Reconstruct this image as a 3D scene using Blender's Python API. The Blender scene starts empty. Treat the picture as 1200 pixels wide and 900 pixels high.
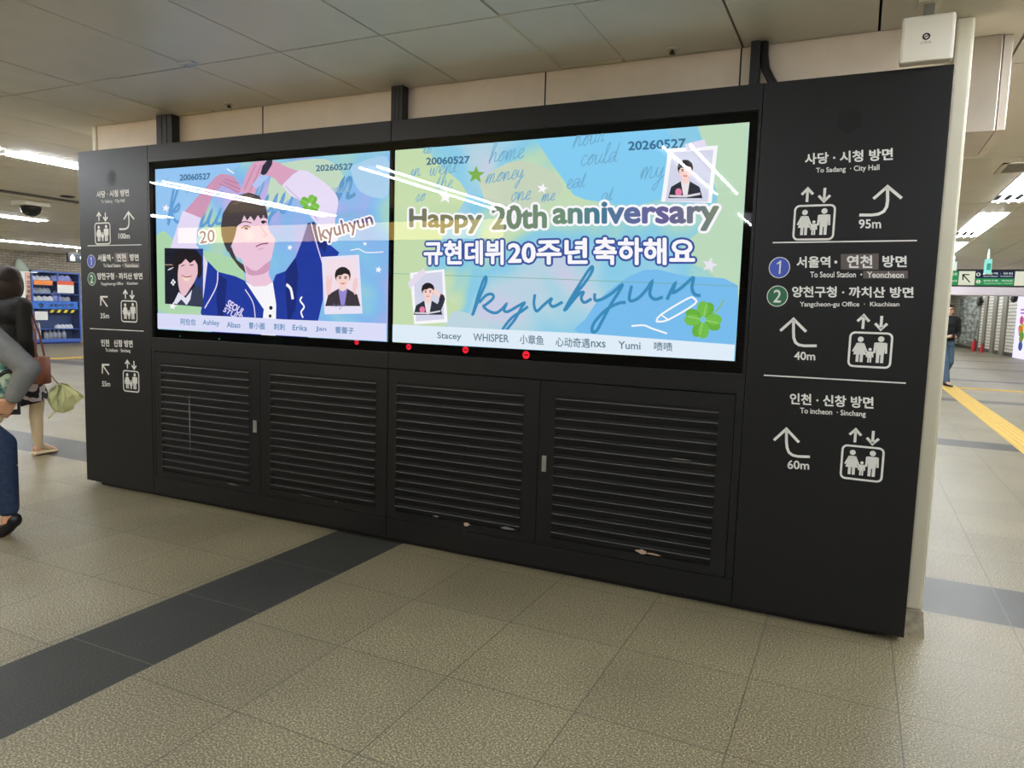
import bpy, bmesh, math, random
from mathutils import Vector, Matrix, Euler
random.seed(7)
sc = bpy.context.scene
COL = sc.collection
PI = math.pi
# ------------------------------------------------------------------ camera, world, exposure
CAM_LOC = Vector((5.3719, -3.6247, 1.4503))
CAM_ROT = Euler((1.4694967, -0.0302839, 0.4446176), 'XYZ')
FPX = 850.0                                   # focal length in pixels of a 1200-wide frame
cam_data = bpy.data.cameras.new('camera'); cam_data.sensor_width = 36.0; cam_data.lens = FPX * 36.0 / 1200.0
cam_data.clip_start = 0.05; cam_data.clip_end = 200
cam = bpy.data.objects.new('camera', cam_data); COL.objects.link(cam)
cam.location = CAM_LOC; cam.rotation_euler = CAM_ROT; sc.camera = cam
sc.view_settings.view_transform = 'Standard'
try: sc.view_settings.look = 'None'
except Exception: pass
sc.view_settings.exposure = 0.0; sc.view_settings.gamma = 1.0; sc.view_settings.use_curve_mapping = False
world = bpy.data.worlds.new('world'); sc.world = world; world.use_nodes = True
world.node_tree.nodes['Background'].inputs[0].default_value = (0.9, 0.95, 1.0, 1)
world.node_tree.nodes['Background'].inputs[1].default_value = 0.04
TUBE_STRENGTH = 84.0
HC = 2.77                                     # ceiling height

CROT = CAM_ROT.to_matrix()
def hit(u, v, ax, val):
    """point of the plane coordinate[ax] == val that the photograph shows at pixel (u, v)"""
    d = CROT @ Vector(((u - 600) / FPX, -(v - 450) / FPX, -1))
    t = (val - CAM_LOC[ax]) / d[ax]
    return CAM_LOC + d * t

# ------------------------------------------------------------------ materials
def lin(c):
    return tuple(((x / 255) / 12.92 if x / 255 <= 0.04045 else ((x / 255 + 0.055) / 1.055) ** 2.4) for x in c) + (1.0,)
MC = {}
def pm(name, col, rough=0.5, metal=0.0, var=0.0, scale=40.0, spec=0.5, bump=0.0):
    if name in MC: return MC[name]
    m = bpy.data.materials.new(name); m.use_nodes = True; nt = m.node_tree; b = nt.nodes['Principled BSDF']
    b.inputs['Roughness'].default_value = rough; b.inputs['Metallic'].default_value = metal
    b.inputs['Specular IOR Level'].default_value = spec
    c = lin(col); b.inputs['Base Color'].default_value = c
    tc = nt.nodes.new('ShaderNodeTexCoord'); nz = nt.nodes.new('ShaderNodeTexNoise')
    nz.inputs['Scale'].default_value = scale; nz.inputs['Detail'].default_value = 4
    nt.links.new(tc.outputs['Object'], nz.inputs['Vector'])
    if var > 0:
        r = nt.nodes.new('ShaderNodeValToRGB')
        r.color_ramp.elements[0].position = 0.3; r.color_ramp.elements[1].position = 0.7
        r.color_ramp.elements[0].color = tuple(x * (1 - var) for x in c[:3]) + (1,)
        r.color_ramp.elements[1].color = tuple(min(1, x * (1 + var)) for x in c[:3]) + (1,)
        nt.links.new(nz.outputs['Fac'], r.inputs['Fac']); nt.links.new(r.outputs['Color'], b.inputs['Base Color'])
    if bump > 0:
        bp = nt.nodes.new('ShaderNodeBump'); bp.inputs['Strength'].default_value = bump; bp.inputs['Distance'].default_value = 0.01
        nt.links.new(nz.outputs['Fac'], bp.inputs['Height']); nt.links.new(bp.outputs['Normal'], b.inputs['Normal'])
    MC[name] = m; return m
def em(col, strength=1.0, name=None):
    key = name or ('glow_%d_%d_%d_%g' % (*col, strength))
    if key in MC: return MC[key]
    m = bpy.data.materials.new(key); m.use_nodes = True; nt = m.node_tree
    b = nt.nodes['Principled BSDF']; b.inputs['Base Color'].default_value = (0.01, 0.01, 0.01, 1)
    b.inputs['Roughness'].default_value = 0.6; b.inputs['Specular IOR Level'].default_value = 0.0
    b.inputs['Emission Color'].default_value = lin(col); b.inputs['Emission Strength'].default_value = strength
    MC[key] = m; return m

M_KIOSK = pm('black_powder_coat', (20, 20, 21), 0.45, 0, 0.06, 300, 0.35)
M_KIOSK_DK = pm('black_recess', (16, 16, 18), 0.5)
M_LOUVER = pm('black_louver', (26, 26, 27), 0.5, 0, 0.15, 60, 0.35)
M_LIP = pm('lit_slat_edge', (92, 91, 90), 0.45, 0, 0.2, 40)  # lighter grey paints the light caught along the slat lips
M_BEZEL = pm('screen_bezel_black', (3, 3, 4), 0.5, spec=0.0)
M_WHITE_VINYL = pm('white_vinyl', (235, 235, 230), 0.5)
M_GREY_VINYL = pm('grey_vinyl_patch', (96, 86, 84), 0.5)
M_BLUE_VINYL = pm('blue_vinyl', (64, 88, 190), 0.5)
M_GREEN_VINYL = pm('green_vinyl', (40, 110, 74), 0.5)
M_CHROME = pm('brushed_steel_handle', (205, 205, 205), 0.3, 0.9)
M_WALL = pm('cream_panel', (228, 211, 188), 0.45, 0, 0.04, 8)
M_STEEL = pm('brushed_stainless', (190, 180, 165), 0.32, 0.85, 0.05, 6)
M_WHITE_PLASTIC = pm('white_plastic', (228, 224, 212), 0.4)
M_DARK = pm('dark_plastic', (20, 20, 22), 0.4)
M_SEAM = pm('seam_dark', (45, 40, 36), 0.8)
M_WIRE = pm('black_rubber', (18, 18, 20), 0.5)

class NB:
    """tiny expression builder over shader maths nodes"""
    def __init__(s, nt): s.nt = nt
    def m(s, op, a, b=None, c=None):
        n = s.nt.nodes.new('ShaderNodeMath'); n.operation = op
        for i, x in enumerate((a, b, c)):
            if x is None: continue
            if isinstance(x, (int, float)): n.inputs[i].default_value = x
            else: s.nt.links.new(x, n.inputs[i])
        return n.outputs[0]
    def frac(s, x, off, pitch):          # ((x-off) mod pitch), 0..pitch
        return s.m('FLOORED_MODULO', s.m('SUBTRACT', x, off), pitch)
    def line(s, f, pitch, w):            # 1 near 0 or pitch
        return s.m('MAXIMUM', s.m('LESS_THAN', f, w), s.m('GREATER_THAN', f, pitch - w))
    def mix(s, fac, a, b):
        n = s.nt.nodes.new('ShaderNodeMix'); n.data_type = 'RGBA'
        for k, x in ((0, fac), (6, a), (7, b)):
            if isinstance(x, (int, float)): n.inputs[k].default_value = x
            elif isinstance(x, tuple): n.inputs[k].default_value = x
            else: s.nt.links.new(x, n.inputs[k])
        return n.outputs[2]

def floor_material():
    m = bpy.data.materials.new('granite_tiles'); m.use_nodes = True; nt = m.node_tree; b = nt.nodes['Principled BSDF']
    N = NB(nt); tc = nt.nodes.new('ShaderNodeTexCoord'); sp = nt.nodes.new('ShaderNodeSeparateXYZ')
    nt.links.new(tc.outputs['Object'], sp.inputs[0]); x, y = sp.outputs[0], sp.outputs[1]
    sx = N.frac(x, 2.43, 9.4); xs = N.m('LESS_THAN', sx, 0.5)
    xs = N.m('MULTIPLY', xs, N.m('LESS_THAN', y, 0.3))
    sy = N.frac(y, 0.485, 5.87); ys = N.m('MULTIPLY', N.m('LESS_THAN', sy, 0.57), N.m('GREATER_THAN', y, 0.3))
    dark = N.m('MAXIMUM', xs, ys)
    px_, py_ = 0.536, 0.575
    fx = N.frac(x, 2.93, px_); fy = N.frac(y, -0.09, py_)
    fys = N.frac(y, -0.007, 0.573)
    gx = N.m('MULTIPLY', N.line(fx, px_, 0.0028), N.m('SUBTRACT', 1.0, xs))
    gy = N.m('ADD', N.m('MULTIPLY', N.line(fy, py_, 0.0028), N.m('SUBTRACT', 1.0, xs)), N.m('MULTIPLY', N.line(fys, 0.573, 0.0022), xs))
    edge = N.m('ADD', N.line(sx, 9.4, 0.002), 0.0)
    joint = N.m('MINIMUM', N.m('ADD', gx, gy), 1.0)
    # per-tile value
    ix = N.m('FLOOR', N.m('DIVIDE', N.m('SUBTRACT', x, 2.93), px_)); iy = N.m('FLOOR', N.m('DIVIDE', N.m('SUBTRACT', y, -0.09), py_))
    cv = nt.nodes.new('ShaderNodeCombineXYZ'); nt.links.new(ix, cv.inputs[0]); nt.links.new(iy, cv.inputs[1])
    wn = nt.nodes.new('ShaderNodeTexWhiteNoise'); nt.links.new(cv.outputs[0], wn.inputs['Vector'])
    tile = N.m('ADD', N.m('MULTIPLY', wn.outputs['Value'], 0.14), 0.93)
    # speckle
    nz = nt.nodes.new('ShaderNodeTexNoise'); nz.inputs['Scale'].default_value = 135; nz.inputs['Detail'].default_value = 3; nz.inputs['Roughness'].default_value = 0.7
    nt.links.new(tc.outputs['Object'], nz.inputs['Vector'])
    r = nt.nodes.new('ShaderNodeValToRGB'); e = r.color_ramp.elements
    e[0].position = 0.36; e[0].color = lin((80, 72, 54)); e[1].position = 0.66; e[1].color = lin((204, 194, 160))
    k = e.new(0.48); k.color = lin((116, 107, 83)); k = e.new(0.55); k.color = lin((145, 135, 107))
    nt.links.new(nz.outputs['Fac'], r.inputs['Fac'])
    r2 = nt.nodes.new('ShaderNodeValToRGB'); e = r2.color_ramp.elements
    e[0].position = 0.36; e[0].color = lin((30, 30, 27)); e[1].position = 0.72; e[1].color = lin((92, 91, 84))
    k = e.new(0.55); k.color = lin((50, 50, 45))
    nt.links.new(nz.outputs['Fac'], r2.inputs['Fac'])
    big = nt.nodes.new('ShaderNodeTexNoise'); big.inputs['Scale'].default_value = 1.3; big.inputs['Detail'].default_value = 4
    nt.links.new(tc.outputs['Object'], big.inputs['Vector'])
    stain = N.m('ADD', N.m('MULTIPLY', big.outputs['Fac'], 0.6), 0.63)
    c = N.mix(dark, r.outputs['Color'], r2.outputs['Color'])
    f = N.m('MULTIPLY', tile, stain)
    hsv = nt.nodes.new('ShaderNodeHueSaturation'); nt.links.new(c, hsv.inputs['Color']); nt.links.new(f, hsv.inputs['Value'])
    c = N.mix(N.m('MULTIPLY', joint, 0.7), hsv.outputs['Color'], N.mix(dark, lin((62, 56, 46)), lin((104, 102, 94))))
    nt.links.new(c, b.inputs['Base Color'])
    rr = N.m('ADD', N.m('ADD', N.m('MULTIPLY', nz.outputs['Fac'], 0.35), 0.24), N.m('MULTIPLY', xs, 0.2)); nt.links.new(rr, b.inputs['Roughness'])
    bp = nt.nodes.new('ShaderNodeBump'); bp.inputs['Strength'].default_value = 0.12; bp.inputs['Distance'].default_value = 0.004
    nt.links.new(nz.outputs['Fac'], bp.inputs['Height']); nt.links.new(bp.outputs['Normal'], b.inputs['Normal'])
    return m
def brick_material(name, c1, c2, mortar, w, h, axis='x', rough=0.6, ms=0.01):
    m = bpy.data.materials.new(name); m.use_nodes = True; nt = m.node_tree; b = nt.nodes['Principled BSDF']
    tc = nt.nodes.new('ShaderNodeTexCoord'); sp = nt.nodes.new('ShaderNodeSeparateXYZ'); cb = nt.nodes.new('ShaderNodeCombineXYZ')
    nt.links.new(tc.outputs['Object'], sp.inputs[0])
    nt.links.new(sp.outputs[0 if axis == 'x' else 1], cb.inputs[0]); nt.links.new(sp.outputs[2], cb.inputs[1])
    br = nt.nodes.new('ShaderNodeTexBrick'); nt.links.new(cb.outputs[0], br.inputs['Vector'])
    br.inputs['Color1'].default_value = lin(c1); br.inputs['Color2'].default_value = lin(c2); br.inputs['Mortar'].default_value = lin(mortar)
    br.inputs['Scale'].default_value = 1.0; br.inputs['Brick Width'].default_value = w; br.inputs['Row Height'].default_value = h
    br.inputs['Mortar Size'].default_value = ms
    nt.links.new(br.outputs['Color'], b.inputs['Base Color']); b.inputs['Roughness'].default_value = rough
    return m

# ------------------------------------------------------------------ mesh helpers
def link(name, me, mat, parent=None, smooth=False):
    o = bpy.data.objects.new(name, me); COL.objects.link(o)
    if mat is not None: me.materials.append(mat)
    if parent is not None: o.parent = parent
    if smooth:
        for p in me.polygons: p.use_smooth = True
    return o
def obj(name, bm, mat, parent=None, smooth=False):
    me = bpy.data.meshes.new(name); bm.normal_update(); bm.to_mesh(me); bm.free()
    return link(name, me, mat, parent, smooth)
def BM(): return bmesh.new()
def box(bm, x0, x1, y0, y1, z0, z1, bev=0.0):
    v = [bm.verts.new(p) for p in ((x0,y0,z0),(x1,y0,z0),(x1,y1,z0),(x0,y1,z0),(x0,y0,z1),(x1,y0,z1),(x1,y1,z1),(x0,y1,z1))]
    fs = [bm.faces.new([v[i] for i in q]) for q in ((0,3,2,1),(4,5,6,7),(0,1,5,4),(1,2,6,5),(2,3,7,6),(3,0,4,7))]
    if bev > 0:
        es = list({e for f in fs for e in f.edges})
        bmesh.ops.bevel(bm, geom=es, offset=bev, segments=2, affect='EDGES', profile=0.6)
    return bm
def bx(name, mat, parent, x0, x1, y0, y1, z0, z1, bev=0.0):
    return obj(name, box(BM(), x0, x1, y0, y1, z0, z1, bev), mat, parent)
def tube(bm, pts, r, n=10, cap=True):
    pts = [Vector(p) for p in pts]; rings = []
    for i, p in enumerate(pts):
        t = (pts[min(i + 1, len(pts) - 1)] - pts[max(i - 1, 0)]).normalized()
        a = t.orthogonal().normalized() if i == 0 else (rings_a - t * rings_a.dot(t)).normalized()
        rings_a = a; bb = t.cross(a)
        rr = r[i] if isinstance(r, (list, tuple)) else r
        rings.append([bm.verts.new(p + (a * math.cos(2 * PI * k / n) + bb * math.sin(2 * PI * k / n)) * rr) for k in range(n)])
    for i in range(len(rings) - 1):
        for k in range(n):
            bm.faces.new((rings[i][k], rings[i][(k + 1) % n], rings[i + 1][(k + 1) % n], rings[i + 1][k]))
    if cap:
        bm.faces.new(rings[0][::-1]); bm.faces.new(rings[-1])
    return bm
def lathe(bm, prof, c=(0, 0, 0), n=24):
    """profile [(radius, z)] turned about the vertical through c"""
    c = Vector(c); rings = []
    for r, z in prof:
        if r < 1e-6: rings.append([bm.verts.new(c + Vector((0, 0, z)))])
        else: rings.append([bm.verts.new(c + Vector((r * math.cos(2 * PI * k / n), r * math.sin(2 * PI * k / n), z))) for k in range(n)])
    for a, b in zip(rings, rings[1:]):
        for k in range(n):
            k2 = (k + 1) % n
            if len(a) == 1 and len(b) == 1: continue
            if len(a) == 1: bm.faces.new((a[0], b[k2], b[k]))
            elif len(b) == 1: bm.faces.new((a[k], a[k2], b[0]))
            else: bm.faces.new((a[k], a[k2], b[k2], b[k]))
    bmesh.ops.recalc_face_normals(bm, faces=bm.faces)
    return bm
def prism(bm, pts, d):
    """closed polygon of 3-D points pushed along vector d"""
    d = Vector(d); a = [bm.verts.new(Vector(p)) for p in pts]; b = [bm.verts.new(Vector(p) + d) for p in pts]; n = len(a)
    fs = [bm.faces.new(a), bm.faces.new(b[::-1])]
    for i in range(n): bm.faces.new((a[i], b[i], b[(i + 1) % n], a[(i + 1) % n]))
    bmesh.ops.recalc_face_normals(bm, faces=bm.faces)
    bmesh.ops.triangulate(bm, faces=[f for f in bm.faces if len(f.verts) > 4], ngon_method='EAR_CLIP')
    return bm
def thing(name, label, cat, loc=(0, 0, 0), rz=0.0, group=None):
    o = bpy.data.objects.new(name, None); COL.objects.link(o); o.empty_display_size = 0.1
    o.location = loc; o.rotation_euler = (0, 0, rz); o['label'] = label; o['category'] = cat
    if group: o['group'] = group
    return o
def tag(o, label, cat, group=None):
    o['label'] = label; o['category'] = cat
    if group: o['group'] = group
    return o
def struct(o, label=None, cat=None):
    o['kind'] = 'structure'
    if label: o['label'] = label
    if cat: o['category'] = cat
    return o
def rehome(o, parent):
    """parent o (built in world coordinates) to an Empty that only has a location and a turn about z"""
    o.parent = parent
    o.matrix_parent_inverse = Matrix.LocRotScale(parent.location, parent.rotation_euler, None).inverted()
    return o

# ------------------------------------------------------------------ lettering
DG = None
def text_mesh(s, off=0.0, spacing=1.0):
    cu = bpy.data.curves.new('lettering', 'FONT'); cu.body = s; cu.size = 1.0; cu.offset = off; cu.resolution_u = 3
    cu.space_character = spacing; cu.fill_mode = 'FRONT'
    o = bpy.data.objects.new('lettering', cu); COL.objects.link(o)
    bpy.context.view_layer.update()
    me = bpy.data.meshes.new_from_object(o.evaluated_get(bpy.context.evaluated_depsgraph_get()))
    bpy.data.objects.remove(o); bpy.data.curves.remove(cu)
    return me
def bounds(me):
    xs = [v.co.x for v in me.vertices]; ys = [v.co.y for v in me.vertices]
    return min(xs), max(xs), min(ys), max(ys)
def text_map(s, fn, bold=0.0, base=None, spacing=1.0):
    """mesh of text s; fn(a, b) maps 0..1 across and 0..1 down the ink box to a 3-D point; bold thickens the strokes (in letter heights)"""
    me0 = text_mesh(s, 0.0, spacing)
    x0, x1, y0, y1 = base or bounds(me0)
    n = 0 if bold <= 0 else (8 if bold < 0.045 else 14)
    bm = bmesh.new(); k = 0
    for dx, dy in [(0, 0)] + [(bold * math.cos(2 * PI * i / n), bold * math.sin(2 * PI * i / n)) for i in range(n)]:
        nv = len(bm.verts); bm.from_mesh(me0); bm.verts.ensure_lookup_table()
        for v in bm.verts[nv:]:
            p = fn((v.co.x + dx - x0) / (x1 - x0), 1 - (v.co.y + dy - y0) / (y1 - y0)); p.y += 2.0e-6 * k; v.co = p
        k += 1
    bm.to_mesh(me0); bm.free(); me0.update()
    return me0
def quad_fn(q, conv):
    (a, b, c, d) = [conv(*p) for p in q]           # TL TR BR BL, already 3-D
    def fn(s, t): return (a * (1 - s) + b * s) * (1 - t) + (d * (1 - s) + c * s) * t
    return fn

# ================================================================== SETTING
FL = obj('floor', box(BM(), -17.6, 14, -11, 58, -0.1, 0.0), floor_material()); struct(FL)

# ceiling: metal panels with open joints, lamp channels left clear
M_CEIL = pm('ceiling_metal_panel', (228, 224, 213), 0.38, 0.0, 0.05, 2.2, 0.5)
CH = [(-16.77, -16.42), (-13.83, -13.48), (-10.89, -10.54), (-7.95, -7.6), (-5.01, -4.66), (-2.07, -1.71), (0.87, 1.21), (3.81, 4.165), (6.56, 6.9), (9.6, 9.95)]
XJ = [-17.6]
for a, b in CH:
    prev = XJ[-1]; n = max(1, round((a - prev) / 0.65))
    XJ += [prev + (a - prev) * i / n for i in range(1, n + 1)] + [b]
XJ += [10.6, 11.3, 12.0, 12.7, 13.4, 14.0]
YJ = [-11.0]
while YJ[-1] < 23.5: YJ.append(-0.57 + 2.44 * round((YJ[-1] + 2.44 + 0.57) / 2.44) if YJ[-1] < -1 else YJ[-1] + 2.44)
YJ = sorted(set([round(-0.57 + 2.44 * k, 3) for k in range(-4, 1)] + [-11.0] + [round(3.345 + 2.44 * k, 3) for k in range(-1, 6)] + [17.3]))
NEAR = {-5.01: [(-4.78, -2.15)], -2.07: [(-5.2, -2.15)], 0.87: [(-5.1, -2.15)], 3.81: [(-8.6, -6.1), (-4.6, -2.15)], 6.56: [(-8.6, -6.1), (-4.6, -2.15)]}
def channel_segments(a):
    """where lamps sit in the channel that starts at x = a"""
    a = round(a, 3)
    if a < -16: return []
    out = list(NEAR.get(a, []))
    if a in (0.87, 3.81): return out
    if a == -5.01: return out + [(-1.95, 0.5), (5.75, 8.2), (8.32, 10.77), (10.9, 13.35)]
    if a == -7.95: return out + [(-1.95, 0.5), (2.1, 4.6), (10.9, 13.35)]
    if a == -10.89: return out + [(-1.95, 0.5), (0.62, 3.07), (10.9, 13.35), (13.45, 15.9)]
    if a < 5: return out + [(-1.95, 0.5), (0.62, 3.07), (3.18, 5.63), (5.75, 8.2), (8.32, 10.77), (10.9, 13.35), (13.45, 15.9)]
    if a < 9: return out + [(-1.2, 1.4), (3.2, 5.85), (6.75, 9.45), (10.35, 13.0), (14.0, 16.6)]
    return out + [(-6, -3.4), (0, 2.6), (4.2, 6.8), (8.4, 11), (13, 15.6)]
bm = BM()
for i in range(len(XJ) - 1):
    chan = any(abs(XJ[i] - a) < 1e-3 for a, b in CH)
    if chan:
        # plain cover panels close the channel wherever no lamp sits
        y = -11.0
        for s0, s1 in sorted(channel_segments(XJ[i])) + [(17.3, 17.4)]:
            if s0 - y > 0.02:
                cuts = [y] + [q for q in YJ if y + .05 < q < s0 - .05] + [s0]
                for c0, c1 in zip(cuts, cuts[1:]): box(bm, XJ[i] + 0.005, XJ[i + 1] - 0.001, c0 + 0.004, c1 - 0.004, HC + 0.004, HC + 0.024)
            y = s1
        continue
    for j in range(len(YJ) - 1):
        y0, y1 = YJ[j], YJ[j + 1]; g = 0.0055
        box(bm, XJ[i] + g, XJ[i + 1] - g, y0 + g, y1 - g, HC, HC + 0.02)
struct(obj('ceiling', bm, M_CEIL))
struct(obj('trim_20', box(BM(), -4.62, -4.5, -2.1, 5.7, HC - 0.02, HC + 0.0), pm('dark_rail', (74, 68, 62), 0.5)))
struct(obj('ceiling_backing', box(BM(), -17.6, 14, -11, 17.4, HC + 0.16, HC + 0.2), pm('plenum_dark', (22, 20, 18), 0.9)))
struct(obj('ceiling_corridor', box(BM(), -2, 14, 17.3, 58, 3.2, 3.25), M_CEIL))

# the partition wall behind the kiosk, with panel joints and an edge trim
struct(obj('wall_partition', box(BM(), -0.06, 5.70, 0.2, 2.6, 0.10, HC - 0.002), M_WALL))
bm = BM()
for u, v in ((308, 140), (639, 105), (868, 75)):
    x = hit(u, v, 1, 0.2).x
    box(bm, x - 0.004, x + 0.004, 0.1985, 0.2, 0.1, HC - 0.003)
struct(obj('wall_partition_joint', bm, M_SEAM))
bm = BM(); box(bm, 5.665, 5.735, 0.155, 0.215, 0.115, HC - 0.002, 0.012)
struct(obj('trim_1', bm, pm('cream_edge_trim', (226, 220, 196), 0.4)))
bm = BM(); box(bm, -0.10, -0.055, 0.19, 0.23, 0.1, HC - 0.002, 0.008)
struct(obj('trim_2', bm, pm('cream_edge_trim', (226, 220, 196), 0.4)))
bm = BM()
prism(bm, [(5.63, 0.145, 0.115), (5.738, 0.145, 0.115), (5.75, 0.118, 0.0), (5.63, 0.118, 0.0)], (0, 0.10, 0))
struct(obj('baseboard_partition', bm, pm('grey_stone_plinth', (160, 150, 128), 0.6, 0, 0.3, 25)))
bm = BM(); box(bm, -0.06, 5.735, 0.21, 2.62, 0.0, 0.105)
struct(obj('baseboard_back', bm, pm('grey_stone_plinth', (160, 150, 128), 0.6, 0, 0.3, 25)))

# outer walls of the concourse
BRICK_L = brick_material('tan_brick', (176, 162, 140), (150, 138, 120), (112, 104, 92), 0.24, 0.075, 'y')
struct(obj('wall_left', box(BM(), -17.6, -17.4, -11, 58, 0, HC), BRICK_L))
struct(obj('wall_behind_viewer', box(BM(), -17.6, 14, -11.2, -11, 0, HC), brick_material('tan_brick_x', (176, 162, 140), (150, 138, 120), (112, 104, 92), 0.24, 0.075, 'x')))
struct(obj('wall_far', box(BM(), -17.6, 14, 57.8, 58, 0, 3.3), pm('far_wall_panel', (196, 192, 180), 0.5)))
struct(obj('wall_far_left', box(BM(), -17.6, -1.9, 17.4, 17.6, 0, HC), brick_material('tan_brick_x', (176, 162, 140), (150, 138, 120), (112, 104, 92), 0.24, 0.075, 'x')))
# beam where the corridor begins
struct(obj('beam', box(BM(), -2, 14, 17.2, 17.7, 2.16, 3.25), pm('pale_beam', (238, 228, 236), 0.5)))

# corridor wall on the right: white brick, slanting slightly, with dark pilasters
A = hit(1200, 421, 2, 0); B = hit(1113, 404.5, 2, 0)
wd = (B - A).normalized(); wn = Vector((-wd.y, wd.x, 0))         # wn points to the corridor side
if wn.x > 0: wn = -wn
W0 = A - wd * 17.0; WL = (B - W0).length + 2
def wall_local(u, v, off=0.0):
    """distance along the corridor wall and height, of the pixel's point on it (off metres in front)"""
    d = CROT @ Vector(((u - 600) / FPX, -(v - 450) / FPX, -1)); p0 = W0 + wn * off
    t = (p0 - CAM_LOC).dot(wn) / d.dot(wn); q = CAM_LOC + d * t
    return (q - p0).dot(wd), q.z
wrot = math.atan2(wd.y, wd.x)
def wall_obj(name, mat, s0, s1, d0, d1, z0, z1, bev=0):
    """box on the corridor wall; d is the distance out of the wall"""
    o = obj(name, box(BM(), s0, s1, d0, d1, z0, z1, bev), mat)
    o.location = W0; o.rotation_euler = (0, 0, wrot)
    return o
# local +y of the wall frame is rot90(wd); flip when it points into the wall
SGN = 1 if Vector((-wd.y, wd.x, 0)).dot(wn) > 0 else -1
def wy(d0, d1): return (d0 * SGN, d1 * SGN) if SGN > 0 else (-d1, -d0)
struct(wall_obj('wall_right', brick_material('white_brick', (242, 240, 230), (230, 227, 216), (158, 154, 144), 0.45, 0.16, 'x', 0.45, 0.025), 0, WL, *wy(-0.2, 0), 0, 3.2))
struct(wall_obj('baseboard_right', pm('dark_skirting', (70, 64, 56), 0.6), 0, WL, *wy(0, 0.03), 0, 0.18))
k = 0
for u0, u1 in ((1151.5, 1154.5), (1162, 1166), (1173, 1178)):
    k += 1
    s0 = wall_local(u1, 400)[0]; s1 = wall_local(u0, 400)[0]
    struct(wall_obj('trim_%d' % (2 + k), pm('grey_pilaster', (128, 124, 110), 0.5), s0, s1, *wy(0, 0.08), 0, 3.2))

# tactile paving: raised bars on yellow tiles
M_TACT = pm('yellow_tactile', (222, 186, 92), 0.6, 0, 0.08, 12)
def tactile(name, x0, x1, y0, y1, along):
    bm = BM(); box(bm, x0, x1, y0, y1, 0.0, 0.004)
    n = 5; w = (x1 - x0) if along == 'y' else (y1 - y0)
    for i in range(n):
        c = (i + 0.5) * w / n
        if along == 'y': box(bm, x0 + c - 0.017, x0 + c + 0.017, y0, y1, 0.004, 0.009)
        else: box(bm, x0, x1, y0 + c - 0.017, y0 + c + 0.017, 0.004, 0.009)
    return struct(obj(name, bm, M_TACT))
p1 = hit(1200, 533, 2, 0); p2 = hit(1200, 512, 2, 0)
tactile('floor_tactile_strip', 7.17, 7.52, -2.0, 16.1, 'y')
tactile('floor_tactile_branch', 7.52, 12.3, 15.4, 15.75, 'x')
tactile('floor_tactile_left', -11.7, -11.35, -8, 17, 'y')

# ================================================================== CEILING LIGHTS
M_TRAY = pm('enamel_tray', (176, 176, 172), 0.35)
M_TUBE = em((244, 249, 255), TUBE_STRENGTH, 'fluorescent_tube')
def ceiling_light(x0, x1, y0, y1, label, group, ntube=2):
    t = thing('ceiling_light', label, 'ceiling light', ((x0 + x1) / 2, (y0 + y1) / 2, HC), 0, group)
    w = (x1 - x0) / 2 - 0.006; l = (y1 - y0) / 2
    bm = BM()
    prof = [(-w, 0.0), (-w + 0.004, 0.0), (-w * 0.8, 0.075), (w * 0.8, 0.075), (w - 0.004, 0.0), (w, 0.0), (w, 0.095), (-w, 0.095)]
    prism(bm, [(a, -l, z) for a, z in prof], (0, 2 * l, 0))
    obj('reflector_tray', bm, M_TRAY, t)
    for i in range(ntube):
        cx = (i - (ntube - 1) / 2) * (2 * w * (1.25 if ntube == 2 else 0.86) / ntube)
        obj('fluorescent_tube', tube(BM(), [(cx, -l + 0.03, 0.0), (cx, l - 0.03, 0.0)], 0.0115, 8), M_TUBE, t, True)
    return t
for a, b in CH:
    if a < -16: continue
    front = a in (0.87, 3.81)
    segs = channel_segments(a)
    nn_ = len(NEAR.get(a, []))
    if True:
        for y0, y1 in segs[:nn_]:
            ceiling_light(a, b, y0, y1, 'twin-tube ceiling light over the concourse, mirrored in the glossy screens', 'ceiling lights in front of the kiosk')
        segs = segs[nn_:]
    if front: continue
    for i, (y0, y1) in enumerate(segs):
        if abs(a + 2.07) < .01 and i < 2:
            lab = ['bright twin-tube ceiling light entering at the left edge above the passers-by', 'bright twin-tube ceiling light ending behind the top left corner of the kiosk'][i]; grp = 'ceiling lights left of the kiosk'
        elif 6 < a < 9 and 1 <= i <= 3:
            lab = ['wide bright ceiling light cut by the right picture edge below the air vent', 'wide bright ceiling light, second along the right passage', 'small bright ceiling light peeking past the cream edge trim'][i - 1]; grp = 'ceiling lights in the right passage'
        elif a < 5: lab, grp = 'long thin ceiling light far back over the left concourse', 'far ceiling lights left'
        else: lab, grp = 'ceiling light over the right hall', 'far ceiling lights right'
        ceiling_light(a, b, y0, y1, lab, grp, 3 if a > 5 else 2)

# yellow lit exit board hanging over the concourse behind the viewer (seen mirrored in the screens)
t = thing('hanging_exit_sign', 'long yellow backlit hanging sign mirrored across the kiosk screens', 'sign', (-1.6, -4.7, 2.33))
obj('light_box', box(BM(), -2.9, 2.9, -0.06, 0.06, 0, 0.27, 0.006), M_DARK, t)
obj('lit_face', box(BM(), -2.88, 2.88, 0.06, 0.066, 0.015, 0.255), em((255, 214, 120), 8.0), t)
for x in (-2.2, 2.2): obj('hanger', tube(BM(), [(x, 0, 0.27), (x, 0, HC - 2.33)], 0.012, 8), M_CHROME, t, True)
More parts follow.
